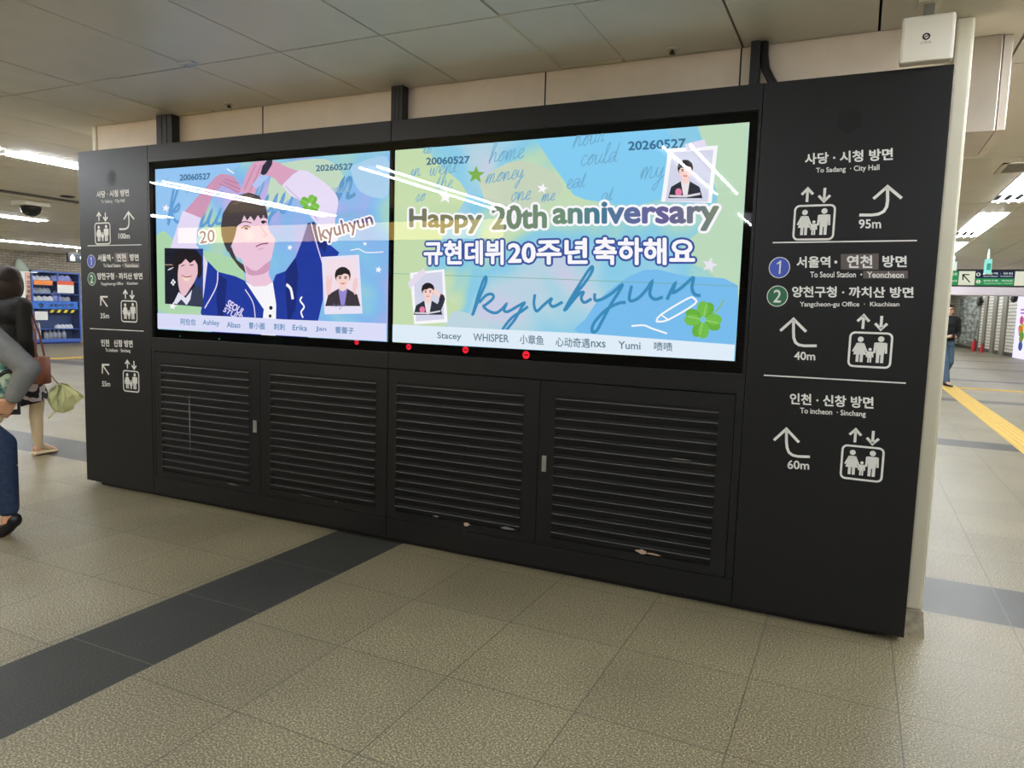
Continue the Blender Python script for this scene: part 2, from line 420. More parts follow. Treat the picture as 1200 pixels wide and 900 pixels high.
# ================================================================== THE KIOSK
K = thing('information_kiosk', 'large black kiosk with two lit advertising screens, louvred doors and direction panels', 'advertising kiosk', (2.829, 0.1, 0))
KW, KB, KT = 5.658, 0.03, 2.53
def kpart(name, bm, mat, smooth=False, label=None):
    o = obj(name, bm, mat, None, smooth); rehome(o, K)
    if label: o['label'] = label
    return o
kpart('cabinet_body', box(BM(), 0.004, KW - 0.004, 0.03, 0.199, KB + 0.004, KT - 0.003), M_KIOSK_DK)
kpart('recessed_base', box(BM(), 0.12, KW - 0.12, 0.04, 0.18, 0.0, KB + 0.006), M_KIOSK_DK)
for i, (x0, x1) in enumerate(((0.0, 0.757), (4.901, KW))):
    pass
PANEL_L = kpart('direction_panel', box(BM(), 0.0, 0.757, 0.0, 0.03, KB, KT, 0.003), M_KIOSK, False, 'direction panel left of the screens')
PANEL_R = kpart('direction_panel', box(BM(), 4.901, KW, 0.0, 0.03, KB, KT, 0.003), M_KIOSK, False, 'direction panel right of the screens')
for x0, x1 in ((0.760, 2.827), (2.831, 4.898)):
    kpart('top_rail', box(BM(), x0, x1, 0.0, 0.03, 2.412, KT, 0.002), M_KIOSK)
    kpart('middle_rail', box(BM(), x0, x1, 0.0, 0.03, 1.080, 1.178, 0.002), M_KIOSK)
    kpart('bottom_rail', box(BM(), x0, x1, 0.0, 0.03, KB + 0.004, 0.156, 0.002), M_KIOSK)
kpart('side_stile', box(BM(), 0.760, 0.786, 0.001, 0.03, 0.158, 1.078, 0.002), M_KIOSK)
kpart('side_stile', box(BM(), 4.862, 4.898, 0.001, 0.03, 0.158, 1.078, 0.002), M_KIOSK)
kpart('screen_jamb', box(BM(), 0.760, 0.772, 0.0, 0.03, 1.179, 2.411), M_KIOSK)
kpart('screen_jamb', box(BM(), 4.884, 4.898, 0.0, 0.03, 1.179, 2.411), M_KIOSK)

# louvred doors
DOORS = ((0.789, 1.800, 0.858, 1.706), (1.804, 2.826, 1.897, 2.743), (2.832, 3.828, 2.895, 3.735), (3.832, 4.859, 3.925, 4.785))
chip_mat = pm('bare_primer_chip', (176, 150, 126), 0.7); scuff_mat = pm('grey_scuff', (112, 110, 106), 0.7)
for i, (x0, x1, s0, s1) in enumerate(DOORS):
    zt, zb = 0.997, 0.205
    bm = BM()
    box(bm, x0, s0, 0.001, 0.03, 0.160, 1.074); box(bm, s1, x1, 0.001, 0.03, 0.160, 1.074)
    box(bm, s0, s1, 0.001, 0.03, zt, 1.074); box(bm, s0, s1, 0.001, 0.03, 0.160, zb)
    d = kpart('door', bm, M_KIOSK)
    d['label'] = ['leftmost louvred door, with a steel latch at its right edge', 'second louvred door, below the left screen corner', 'third louvred door, with a chipped lower edge', 'rightmost louvred door, with a steel latch at its left edge'][i]
    n = 15; p = (zt - zb) / n; prof = []
    bm = BM()
    for k in range(n):
        z = zt - k * p
        prof += [(0.009, z), (0.009, z - 0.012), (-0.007, z - 0.0135), (-0.008, z - 0.0165)]
    prof.append((0.009, zb))
    va = [bm.verts.new((s0, y, z)) for y, z in prof]; vb = [bm.verts.new((s1, y, z)) for y, z in prof]
    for a in range(len(prof) - 1):
        f = bm.faces.new((va[a], vb[a], vb[a + 1], va[a + 1])); f.material_index = 1 if a % 4 == 2 else 0
    bm.normal_update()
    for f in bm.faces:
        if f.normal.y > 0.5 or (abs(f.normal.y) < .5 and f.normal.z < 0): f.normal_flip()
    obj('louver_panel', bm, M_LOUVER, d).data.materials.append(M_LIP)
    if i in (0, 3):
        hx0, hx1, hz0, hz1 = ((1.744, 1.773, 0.580, 0.662), (3.856, 3.882, 0.574, 0.663))[0 if i == 0 else 1]
        obj('latch_handle', box(BM(), hx0, hx1, -0.007, 0.002, hz0, hz1, 0.003), M_CHROME, d)['label'] = 'small steel latch'
    rnd = random.Random(i)
    def chip(cx, cz, w, h, mat, name):
        pts = [(cx + w * math.cos(a) * rnd.uniform(.5, 1.1) / 2, -0.0088, cz + h * math.sin(a) * rnd.uniform(.5, 1.1) / 2) for a in [2 * PI * q / 11 for q in range(11)]]
        bm = BM(); bm.faces.new([bm.verts.new(q) for q in pts]).normal_update(); bmesh.ops.triangulate(bm, faces=bm.faces); obj(name, bm, mat, d)
    if i == 2: chip(3.40, 0.205, 0.05, 0.03, chip_mat, 'paint_chip'); chip(3.19, 0.222, 0.05, 0.012, scuff_mat, 'scuff_mark'); chip(3.66, 0.222, 0.09, 0.02, scuff_mat, 'scuff_mark')
    if i == 3: chip(4.44, 0.222, 0.07, 0.028, chip_mat, 'paint_chip'); chip(4.50, 0.218, 0.09, 0.012, chip_mat, 'paint_chip'); chip(4.62, 0.73, 0.12, 0.006, scuff_mat, 'scuff_mark')
    if i == 0: chip(1.15, 0.62, 0.012, 0.5, scuff_mat, 'scuff_mark'); chip(1.55, 0.198, 0.12, 0.012, scuff_mat, 'scuff_mark')
    if i == 1: chip(2.45, 0.205, 0.03, 0.01, scuff_mat, 'scuff_mark'); chip(2.2, 0.21, 0.16, 0.006, scuff_mat, 'scuff_mark')

# ---- direction panel graphics (flat vinyl on the panel faces)
YV = -0.0008
def R3(x, y): p = hit(860 + x / 2.904, 150 + y / 2.903, 1, 0.0); return Vector((p.x, YV, p.z))
def R4(x, y): p = hit(860 + x / 2.727, 430 + y / 2.727, 1, 0.0); return Vector((p.x, YV, p.z))
def L2(x, y): p = hit(80 + x / 3.218, 200 + y / 3.214, 1, 0.0); return Vector((p.x, YV, p.z))
def ribbon(bm, pts, w, closed=False, widths=None):
    """flat stroke along points lying in an x-z plane, facing the viewer side (-y)"""
    pts = [Vector(p) for p in pts]; n = len(pts); L = []; Rr = []
    for i, p in enumerate(pts):
        a = pts[(i - 1) % n] if (closed or i > 0) else p; b = pts[(i + 1) % n] if (closed or i < n - 1) else p
        t1 = (p - a); t2 = (b - p)
        t1 = t1.normalized() if t1.length > 1e-9 else t2.normalized(); t2 = t2.normalized() if t2.length > 1e-9 else t1
        t = (t1 + t2); t = t.normalized() if t.length > 1e-6 else t1
        nn = Vector((-t.z, 0, t.x)); n1 = Vector((-t1.z, 0, t1.x)); c = max(0.5, nn.dot(n1))
        ww = (widths[i] if widths else w) / 2 / c
        L.append(bm.verts.new(p + nn * ww)); Rr.append(bm.verts.new(p - nn * ww))
    for i in range(n if closed else n - 1):
        j = (i + 1) % n; bm.faces.new((L[i], Rr[i], Rr[j], L[j]))
    return bm
def spline(pts, sub=6):
    out = []; n = len(pts)
    for i in range(n - 1):
        p0, p1, p2, p3 = pts[max(i - 1, 0)], pts[i], pts[i + 1], pts[min(i + 2, n - 1)]
        for k in range(sub):
            t = k / sub
            out.append(tuple(0.5 * (2 * b + (c - a) * t + (2 * a - 5 * b + 4 * c - d) * t * t + (3 * b - a - 3 * c + d) * t ** 3) for a, b, c, d in zip(p0, p1, p2, p3)))
    out.append(tuple(pts[-1])); return out
def ellipse(bm, c, rx, rz, n=24):
    c = Vector(c); bm.faces.new([bm.verts.new(c + Vector((rx * math.cos(2 * PI * k / n), 0, rz * math.sin(2 * PI * k / n)))) for k in range(n)]); return bm
def face(bm, pts):
    f = bm.faces.new([bm.verts.new(Vector(p)) for p in pts]); f.normal_update(); bmesh.ops.triangulate(bm, faces=[f], ngon_method='EAR_CLIP'); return bm
def V3(x, z, y=YV): return Vector((x, y, z))
def elevator_icon(parent, cx, cz, w=0.168, h=0.152):
    bm = BM(); r = 0.02; pts = []
    for (sx, sz, a0) in ((1, 1, 0), (-1, 1, 90), (-1, -1, 180), (1, -1, 270)):
        for q in range(5):
            a = math.radians(a0 + q * 22.5); pts.append(V3(cx + sx * (w / 2 - r) + r * math.cos(a), cz + sz * (h / 2 - r) + r * math.sin(a)))
    ribbon(bm, pts, 0.009, True)
    def fig(x, s, skirt):
        b = cz - h / 2 + 0.02
        ellipse(bm, V3(x, b + 0.104 * s), 0.0125 * s, 0.0125 * s, 14)
        if skirt:
            face(bm, [V3(x - .011 * s, b + .088 * s), V3(x + .011 * s, b + .088 * s), V3(x + .027 * s, b + .034 * s), V3(x - .027 * s, b + .034 * s)])
            for q in (-1, 1): ribbon(bm, [V3(x + q * .012 * s, b + .086 * s), V3(x + q * .029 * s, b + .047 * s)], .008 * s)
        else:
            face(bm, [V3(x - .02 * s, b + .089 * s), V3(x + .02 * s, b + .089 * s), V3(x + .015 * s, b + .035 * s), V3(x - .015 * s, b + .035 * s)])
            for q in (-1, 1): ribbon(bm, [V3(x + q * .021 * s, b + .087 * s), V3(x + q * .023 * s, b + .042 * s)], .009 * s)
        for q in (-1, 1): ribbon(bm, [V3(x + q * .0085 * s, b + .036 * s), V3(x + q * .0085 * s, b)], .0125 * s)
    fig(cx - 0.041, 0.98, True); fig(cx + 0.041, 1.02, False); fig(cx, 0.56, False)
    for dx, up in ((-0.036, 1), (0.036, -1)):
        zc = cz + h / 2 + 0.047; a = 0.03 * up
        ribbon(bm, [V3(cx + dx, zc - a), V3(cx + dx, zc + a * 0.9)], 0.0115)
        ribbon(bm, [V3(cx + dx - .024, zc + a * 0.12), V3(cx + dx, zc + a), V3(cx + dx + .024, zc + a * 0.12)], 0.0115)
    obj('elevator_pictogram', bm, M_WHITE_VINYL, parent)
def sign_text(parent, s, q, conv, dx, dz, mat=None, off=0.018, y=None):
    f0 = quad_fn(q, conv); sh = Vector((dx, 0 if y is None else y - YV, dz))
    me = text_map(s, lambda a, b: f0(a, b) + sh, off)
    return link('lettering', me, mat or M_WHITE_VINYL, parent)
def direction_graphics(parent, dx, dz, left):
    S = Vector((dx, 0, dz))
    def st(pts, w, name, mat=None, conv=R3, sh=True):
        bm = BM(); ribbon(bm, [conv(*p) + (S if sh else Vector()) for p in pts], w); obj(name, bm, mat or M_WHITE_VINYL, parent)
    sign_text(parent, '사당 · 시청 방면', [(243, 88), (540, 69), (540, 108), (243, 124)], R3, dx, dz, None, 0.03)
    sign_text(parent, 'To Sadang  · City Hall', [(280, 136), (495, 124), (495, 148), (280, 157)], R3, dx, dz)
    elevator_icon(parent, 5.156 + dx, 1.890 + dz)
    curve1 = [(427, 296), (470, 296), (492, 293), (510, 284), (520, 268), (523, 248), (523, 203)]
    bm = BM(); ribbon(bm, [R3(*p) + S for p in curve1], 0.0125); ribbon(bm, [R3(*p) + S for p in ((475, 241), (523, 199), (571, 239))], 0.0125)
    obj('arrow_symbol', bm, M_WHITE_VINYL, parent)
    sign_text(parent, '100m' if left else '95m', [(426, 312), (500, 310), (500, 341), (426, 341)] if not left else [(190, 236), (232, 236), (232, 256), (190, 256)], R3 if not left else L2, 0 if left else dx, 0 if left else dz, None, 0.02)
    st([(132, 390), (623, 383)], 0.006, 'divider_line')
    for (cx, cy), mt, dg, ry in (((155, 475), M_BLUE_VINYL, '1', 0), ((148, 572), M_GREEN_VINYL, '2', 0)):
        c = R3(cx, cy) + S
        obj('line_badge_rim', ellipse(BM(), c + Vector((0, -0.0004, 0)), 0.047, 0.049, 32), M_WHITE_VINYL, parent)
        obj('line_badge', ellipse(BM(), c + Vector((0, -0.0008, 0)), 0.0435, 0.0455, 32), mt, parent)
        if dg == '1':
            bm = BM(); cc = c + Vector((0, -0.0012, 0))
            ribbon(bm, [cc + Vector((-.012, 0, .017)), cc + Vector((.0025, 0, .027)), cc + Vector((.0025, 0, -.029))], 0.0075)
            obj('line_numeral', bm, M_WHITE_VINYL, parent)
        else:
            f = quad_fn([(-.0165, .029), (.0165, .029), (.0165, -.029), (-.0165, -.029)], lambda a, b: c + Vector((a, -0.0012, b)))
            link('line_numeral', text_map(dg, f, 0.01), M_WHITE_VINYL, parent)
    sign_text(parent, '서울역', [(215, 438), (327, 437), (327, 474), (215, 475)], R3, dx, dz, None, 0.03)
    sign_text(parent, '·', [(343, 452), (351, 452), (351, 460), (343, 460)], R3, dx, dz)
    obj('patch_sticker', face(BM(), [R3(*p) + S for p in ((364, 429), (493, 427), (492, 482), (364, 481))]), M_GREY_VINYL, parent)
    sign_text(parent, '연천', [(386, 434), (470, 434), (470, 475), (386, 475)], R3, dx, dz, None, 0.03, YV - 0.0006)
    sign_text(parent, '방면', [(507, 434), (587, 436), (587, 473), (507, 473)], R3, dx, dz, None, 0.03)
    sign_text(parent, 'To Seoul Station', [(260, 489), (415, 489), (415, 508), (260, 508)], R3, dx, dz)
    sign_text(parent, '·', [(431, 496), (436, 496), (436, 501), (431, 501)], R3, dx, dz)
    obj('patch_sticker', face(BM(), [R3(*p) + S for p in ((440, 486), (592, 486), (592, 512), (440, 512))]), M_GREY_VINYL, parent)
    sign_text(parent, 'Yeoncheon', [(454, 489), (578, 490), (578, 510), (454, 509)], R3, dx, dz, None, 0.018, YV - 0.0006)
    sign_text(parent, '양천구청 · 까치산 방면', [(199, 539), (610, 542), (610, 577), (199, 575)], R3, dx, dz, None, 0.03)
    sign_text(parent, 'Yangcheon-gu Office  ·  Kkachisan', [(225, 591), (563, 592), (563, 611), (225, 612)], R3, dx, dz)
    elevator_icon(parent, 5.427 + dx, 1.322 + dz)
    if not left:
        for conv, sh in ((R3, None), (R4, 1)):
            if sh is None: cv, hd = [(282, 741), (240, 741), (222, 738), (210, 730), (204, 714), (203, 695), (203, 654)], ((158, 690), (203, 650), (246, 693))
            else: cv, hd = [(243, 287), (205, 286), (188, 282), (176, 273), (170, 258), (168, 240), (168, 202)], ((128, 234), (168, 198), (208, 241))
            bm = BM(); ribbon(bm, [conv(*p) for p in cv], 0.0125); ribbon(bm, [conv(*p) for p in hd], 0.0125)
            obj('arrow_symbol', bm, M_WHITE_VINYL, parent)
        sign_text(parent, '40m', [(206, 761), (276, 763), (276, 790), (206, 788)], R3, 0, 0, None, 0.02)
        sign_text(parent, '60m', [(172, 298), (240, 302), (240, 328), (172, 325)], R4, 0, 0, None, 0.02)
    else:
        for oy, ox in ((0, 0), (256, 6)):
            bm = BM(); ribbon(bm, [L2(148 + ox, 512 + oy), L2(124 + ox, 477 + oy)], 0.0125)
            ribbon(bm, [L2(123 + ox, 508 + oy), L2(123 + ox, 475 + oy), L2(149 + ox, 475 + oy)], 0.0125)
            obj('arrow_symbol', bm, M_WHITE_VINYL, parent)
        sign_text(parent, '35m', [(122, 537), (154, 537), (154, 556), (122, 556)], L2, 0, 0, None, 0.02)
        sign_text(parent, '55m', [(128, 793), (158, 794), (158, 813), (128, 812)], L2, 0, 0, None, 0.02)
    st([(102, 841), (585, 868)], 0.006, 'divider_line')
    sign_text(parent, '인천 · 신창 방면' if not left else '인천   신창 방면', [(180, 84), (445, 97), (445, 133), (180, 118)], R4, dx, dz, None, 0.03)
    sign_text(parent, 'To incheon  · Sinchang', [(212, 130), (421, 142), (421, 163), (212, 153)], R4, dx, dz)
    elevator_icon(parent, 5.431 + dx, 0.806 + dz)
    # round speaker grille: a disc of small holes
    gc = (5.274 + dx, 2.332 + (0 if not left else -0.011)); bm = BM()
    for i in range(-6, 7):
        for j in range(-6, 7):
            a, b = (i + 0.5 * (j % 2)) * 0.0092, j * 0.008
            if a * a + b * b < 0.05 ** 2: ellipse(bm, (gc[0] + a, -0.0006, gc[1] + b), 0.003, 0.003, 8)
    obj('speaker_grille', bm, pm('grille_hole', (6, 6, 6), 0.9), parent)
direction_graphics(PANEL_R, 0.0, 0.0, False)
direction_graphics(PANEL_L, -4.895, 0.035, True)

# ---- display screens
def screen_bg(name, stops, scale, seed):
    m = bpy.data.materials.new(name); m.use_nodes = True; nt = m.node_tree; b = nt.nodes['Principled BSDF']
    b.inputs['Base Color'].default_value = (0.01, 0.01, 0.01, 1); b.inputs['Specular IOR Level'].default_value = 0
    tc = nt.nodes.new('ShaderNodeTexCoord'); mp = nt.nodes.new('ShaderNodeMapping'); mp.inputs['Location'].default_value = (seed, seed * 2, 0)
    nz = nt.nodes.new('ShaderNodeTexNoise'); nz.inputs['Scale'].default_value = scale; nz.inputs['Detail'].default_value = 2; nz.inputs['Distortion'].default_value = 0.4
    nt.links.new(tc.outputs['Object'], mp.inputs[0]); nt.links.new(mp.outputs[0], nz.inputs['Vector'])
    r = nt.nodes.new('ShaderNodeValToRGB'); r.color_ramp.interpolation = 'B_SPLINE'; e = r.color_ramp.elements
    e[0].position, e[0].color = stops[0][0], lin(stops[0][1]); e[1].position, e[1].color = stops[-1][0], lin(stops[-1][1])
    for p, c in stops[1:-1]: k = e.new(p); k.color = lin(c)
    nt.links.new(nz.outputs['Fac'], r.inputs['Fac']); nt.links.new(r.outputs['Color'], b.inputs['Emission Color']); b.inputs['Emission Strength'].default_value = 1.0
    return m
GLASS = bpy.data.materials.new('clear_cover_glass'); GLASS.use_nodes = True
nt = GLASS.node_tree; nt.nodes.clear()
o_ = nt.nodes.new('ShaderNodeOutputMaterial'); mx = nt.nodes.new('ShaderNodeMixShader'); fr = nt.nodes.new('ShaderNodeFresnel'); fr.inputs['IOR'].default_value = 1.5
tr = nt.nodes.new('ShaderNodeBsdfTransparent'); gl = nt.nodes.new('ShaderNodeBsdfGlossy'); gl.inputs['Roughness'].default_value = 0.006
geo = nt.nodes.new('ShaderNodeNewGeometry'); im = nt.nodes.new('ShaderNodeMapRange'); im.inputs[3].default_value = 1.5; im.inputs[4].default_value = 1.0
nt.links.new(geo.outputs['Backfacing'], im.inputs[0]); nt.links.new(im.outputs[0], fr.inputs['IOR'])
nt.links.new(fr.outputs[0], mx.inputs[0]); nt.links.new(tr.outputs[0], mx.inputs[1]); nt.links.new(gl.outputs[0], mx.inputs[2]); nt.links.new(mx.outputs[0], o_.inputs[0])

class Pic:
    """one flat picture element on a screen: several colours in one mesh; each shape lies a hair in front of the one before"""
    Y = 0.0; X = (0.8052, 2.8028)
    def __init__(s, conv): s.bm = BM(); s.mats = []; s.conv = conv
    def P(s, x, y):
        p = s.conv(x, y); a, b = Pic.X; return Vector((min(max(p[0], a), b), Pic.Y, min(max(p[1], 1.2372), 2.3648)))
    def _m(s, col, f0):
        m = em(col) if isinstance(col, tuple) else col
        if m not in s.mats: s.mats.append(m)
        i = s.mats.index(m)
        s.bm.faces.ensure_lookup_table()
        for f in list(s.bm.faces)[f0:]: f.material_index = i
        Pic.Y -= 0.00007
    def poly(s, col, pts, smooth=0):
        f0 = len(s.bm.faces)
        if smooth: pts = spline(list(pts) + [pts[0]], smooth)[:-1]
        face(s.bm, [s.P(*p) for p in pts]); s._m(col, f0); return s
    def ell(s, col, cx, cy, rx, ry, rot=0.0, n=20):
        c, sn = math.cos(rot), math.sin(rot)
        return s.poly(col, [(cx + rx * math.cos(a) * c - ry * math.sin(a) * sn, cy + rx * math.cos(a) * sn + ry * math.sin(a) * c) for a in [2 * PI * k / n for k in range(n)]])
    def line(s, col, pts, w, sub=6, taper=False):
        f0 = len(s.bm.faces); q = spline(pts, sub) if sub else pts
        P = [s.P(*p) for p in q]
        wd = None
        if taper: wd = [w * (0.35 + 0.65 * math.sin(PI * min(1, max(0, (i + 1) / (len(P) + 1))))) for i in range(len(P))]
        ribbon(s.bm, P, w, False, wd); s._m(col, f0); return s
    def star(s, col, cx, cy, r, rot=0.2, k=0.42):
        return s.poly(col, [(cx + (r if i % 2 == 0 else r * k) * math.sin(rot + i * PI / 5), cy - (r if i % 2 == 0 else r * k) * math.cos(rot + i * PI / 5)) for i in range(10)])
    def text(s, col, t, q, off=0.0, outline=None, spacing=1.0):
        base = bounds(text_mesh(t, 0.0, spacing))
        for c, o2 in ([(outline[0], off + outline[1])] if outline else []) + [(col, off)]:
            f = quad_fn(q, lambda x, y: s.P(x, y))
            me = text_map(t, f, o2, base, spacing); f0 = len(s.bm.faces); s.bm.from_mesh(me); bpy.data.meshes.remove(me); s._m(c, f0)
        return s
    def build(s, name, parent):
        me = bpy.data.meshes.new(name); s.bm.to_mesh(me); s.bm.free()
        for m in s.mats: me.materials.append(m)
        o = bpy.data.objects.new(name, me); COL.objects.link(o); o.parent = parent
        return o
# ---- flowing handwriting: pen strokes of each letter, x across in letter widths, y up
GLYPH = {
 'a': (.8, [(.62, .75), (.3, .95), (.05, .5), (.2, .05), (.5, .3), (.62, .85), (.6, .2), (.8, .12)]),
 'c': (.65, [(.58, .8), (.35, .97), (.08, .5), (.3, .03), (.65, .2)]),
 'd': (.85, [(.62, .75), (.3, .95), (.05, .5), (.2, .05), (.55, .4), (.72, 1.9), (.62, .2), (.85, .12)]),
 'e': (.6, [(.0, .3), (.4, .6), (.4, .95), (.15, .8), (.1, .3), (.3, .03), (.6, .25)]),
 'h': (.85, [(.0, .2), (.35, 1.6), (.3, 1.95), (.15, 1.6), (.08, .0), (.2, .6), (.45, .95), (.55, .7), (.55, .15), (.85, .2)]),
 'i': (.4, [(.0, .2), (.2, .9), (.15, .2), (.4, .15)]),
 'k': (.85, [(.0, .2), (.35, 1.6), (.3, 1.95), (.15, 1.6), (.06, .0), (.2, .55), (.5, .95), (.5, .65), (.2, .5), (.5, .05), (.85, .2)]),
 'l': (.5, [(.0, .2), (.35, 1.6), (.28, 1.9), (.12, 1.4), (.15, .1), (.5, .2)]),
 'm': (1.15, [(.0, .2), (.15, .95), (.1, .0), (.35, .95), (.45, .6), (.42, .0), (.65, .95), (.8, .7), (.78, .1), (1.15, .2)]),
 'n': (.85, [(.0, .2), (.15, .95), (.1, .0), (.35, .9), (.52, .75), (.52, .1), (.85, .2)]),
 'o': (.7, [(.4, .95), (.1, .6), (.2, .05), (.5, .3), (.45, .9), (.7, .75)]),
 'r': (.6, [(.0, .2), (.2, 1.0), (.4, .8), (.35, .1), (.6, .2)]),
 's': (.6, [(.0, .2), (.3, .95), (.4, .4), (.2, .03), (.6, .2)]),
 't': (.5, [(.0, .2), (.28, 1.5), (.2, .2), (.5, .2)]),
 'u': (.8, [(.0, .4), (.1, .9), (.08, .2), (.3, .05), (.5, .5), (.56, .9), (.5, .2), (.8, .15)]),
 'w': (1.0, [(.0, .4), (.1, .9), (.1, .2), (.3, .1), (.42, .85), (.45, .15), (.65, .1), (.75, .9), (1.0, .75)]),
 'y': (.8, [(.0, .4), (.1, .9), (.1, .35), (.35, .2), (.55, .9), (.45, -.3), (.2, -.95), (.1, -.6), (.5, -.05), (.8, .3)]),
}
def script(pic, col, word, x, y, size, w, slope=0.0, slant=0.25):
    pen = []; cx = 0.0
    for ch in word:
        adv, g = GLYPH[ch]
        pen += [(cx + a + slant * b, b) for a, b in g]; cx += adv
    pic.line(col, [(x + a * size, y - b * size - a * size * slope) for a, b in pen], w, 4)

def C5(x, y): p = hit(160 + x / 3.4613, 160 + y / 3.4615, 1, 0.012); return (p.x, p.z)
def C6(x, y): p = hit(450 + x / 2.7273, 140 + y / 2.7267, 1, 0.012); return (p.x, p.z)

SCREENS = []
for i, (x0, x1, bx0, bx1) in enumerate(((0.805, 2.803, 0.774, 2.8285), (2.842, 4.842, 2.8295, 4.882))):
    d = kpart('display_screen', box(BM(), bx0, bx1, 0.0265, 0.03, 1.179, 2.411), M_BEZEL)
    d['label'] = ['left screen, showing a man holding both hands above his head', 'right screen, showing a congratulation in large letters'][i]
    bg = screen_bg('screen_picture_%s' % 'ab'[i],
        [(0.32, (196, 176, 232)), (0.42, (120, 180, 240)), (0.52, (140, 205, 236)), (0.60, (178, 216, 178)), (0.72, (206, 226, 190))] if i == 0 else
        [(0.30, (206, 206, 232)), (0.38, (176, 218, 226)), (0.47, (126, 200, 238)), (0.53, (150, 212, 220)), (0.60, (196, 222, 176)), (0.72, (208, 226, 196))],
        1.7, 3.0 if i == 0 else 8.0)
    obj('picture_background', box(BM(), x0, x1, 0.0245, 0.0266, 1.237, 2.365), bg, d)
    g = obj('cover_glass', box(BM(), bx0, bx1, 0.004, 0.008, 1.179, 2.411), GLASS, d)
    SCREENS.append(d)
SL, SR = SCREENS
Pic.Y = 0.0242
TEAL = (74, 148, 206)
# ----- left picture
WHITE = (252, 250, 255); LILAC = (232, 222, 250); SKIN = (240, 202, 224); SKIN_D = (212, 160, 190); HAIR = (70, 62, 66); NAVY = (30, 58, 160); NAVY_D = (22, 42, 120)
p = Pic(C5)
p.poly((150, 200, 246), [(64, 128), (420, 102), (330, 200), (250, 300), (180, 420), (70, 450)])
p.poly((176, 218, 176), [(72, 400), (110, 385), (170, 440), (300, 470), (420, 520), (420, 690), (300, 700), (78, 700)], 4)
p.poly((196, 220, 196), [(560, 110), (760, 90), (840, 180), (780, 270), (640, 240), (520, 330), (530, 200)], 4)
p.poly((170, 210, 240), [(860, 120), (1012, 80), (1012, 240), (900, 220)], 4)
p.build('torn_paper_patches', SL)
p = Pic(C5)
script(p, (96, 160, 218), 'k', 118, 352, 80, 0.022, 0.05, 0.1); script(p, (96, 160, 218), 'yu', 215, 372, 76, 0.02, 0.08); script(p, (110, 170, 220), 'h', 440, 350, 84, 0.02, 0.1)
script(p, (96, 160, 218), 'yu', 500, 320, 84, 0.022, 0.12); script(p, (86, 150, 206), 'n', 800, 262, 92, 0.024, 0.15)
for w_, x_, y_, s_ in (('home', 560, 170, 24), ('could', 780, 230, 22), ('went', 190, 230, 20), ('money', 820, 330, 20), ('the', 100, 200, 18)):
    script(p, (140, 186, 220), w_, x_, y_, s_, 0.005, 0.08)
p.build('ghost_handwriting', SL)
p = Pic(C5)     # the man in the picture
p.poly((206, 150, 186), [(188, 305), (240, 245), (290, 190), (318, 160), (345, 150), (385, 160), (402, 178), (418, 214), (400, 228), (352, 196), (325, 215), (300, 250), (258, 330)], 3)       # his right forearm and hand
for a, b in (((330, 190), (412, 226)), ((345, 182), (414, 212)), ((352, 172), (408, 190))): p.line((176, 120, 160), [a, b], 0.006, 0)
p.poly((220, 164, 196), [(418, 222), (440, 150), (470, 104), (520, 98), (560, 100), (610, 125), (664, 150), (592, 200), (556, 170), (520, 160), (486, 205), (470, 232), (440, 232)], 3)
for a, b in (((432, 214), (478, 112)), ((455, 222), (500, 116)), ((478, 212), (524, 120))): p.line((186, 128, 166), [a, b], 0.007, 0)
p.poly((176, 200, 246), [(464, 196), (500, 150), (532, 160), (494, 200), (480, 212)])                 # microphone handle
p.poly((34, 36, 60), [(498, 150), (506, 118), (524, 95), (547, 93), (545, 112), (522, 150), (510, 156)])
p.poly(LILAC, [(182, 300), (258, 330), (240, 380), (238, 440), (262, 470), (285, 520), (262, 700), (255, 720), (268, 520), (150, 458), (132, 450)])
p.poly(LILAC, [(586, 196), (660, 134), (740, 172), (798, 225), (814, 268), (800, 345), (812, 420), (760, 420), (742, 370), (706, 330), (662, 262), (622, 240)], 3)
p.line((200, 186, 232), [(600, 200), (640, 240), (690, 280), (730, 340)], 0.008)
p.poly(NAVY, [(255, 715), (268, 640), (284, 505), (325, 548), (395, 566), (436, 585), (470, 640), (510, 700), (548, 700), (545, 600), (560, 560), (600, 545), (640, 490), (668, 420), (690, 350), (716, 345), (770, 430), (818, 470), (800, 505), (752, 540), (752, 660), (735, 735), (712, 800), (690, 822), (300, 796)])
p.poly(NAVY_D, [(600, 545), (640, 490), (652, 560), (640, 700), (610, 760), (600, 640)]); p.poly(NAVY_D, [(690, 350), (716, 345), (770, 430), (760, 470), (712, 420)])
p.poly(NAVY_D, [(330, 560), (362, 580), (352, 720), (330, 760), (318, 660)])
p.line(LILAC, [(325, 548), (318, 610), (272, 696)], 0.01); p.line(LILAC, [(436, 620), (470, 680), (478, 770)], 0.008); p.line(LILAC, [(704, 350), (722, 420), (752, 520)], 0.008)
p.poly(WHITE, [(436, 588), (470, 606), (520, 604), (548, 590), (562, 680), (560, 812), (500, 808), (512, 700)])                  # shirt
p.poly(SKIN, [(398, 430), (430, 520), (440, 585), (470, 608), (522, 606), (546, 590), (532, 560), (534, 505), (545, 480), (440, 450)])   # neck
p.poly(SKIN_D, [(436, 520), (480, 545), (532, 505), (534, 540), (500, 560), (450, 560)], 3)
p.poly(SKIN, [(372, 330), (420, 300), (500, 290), (526, 310), (530, 372), (548, 402), (558, 420), (548, 470), (540, 500), (505, 520), (466, 512), (430, 492), (392, 470), (376, 400)], 3)  # face
p.poly(HAIR, [(338, 360), (345, 312), (372, 268), (412, 236), (452, 226), (494, 240), (518, 280), (528, 322), (526, 334), (510, 318), (500, 336), (488, 318), (473, 342), (458, 322), (444, 340), (432, 318), (420, 350), (404, 362), (396, 400), (384, 432), (366, 470), (352, 440), (340, 400)])
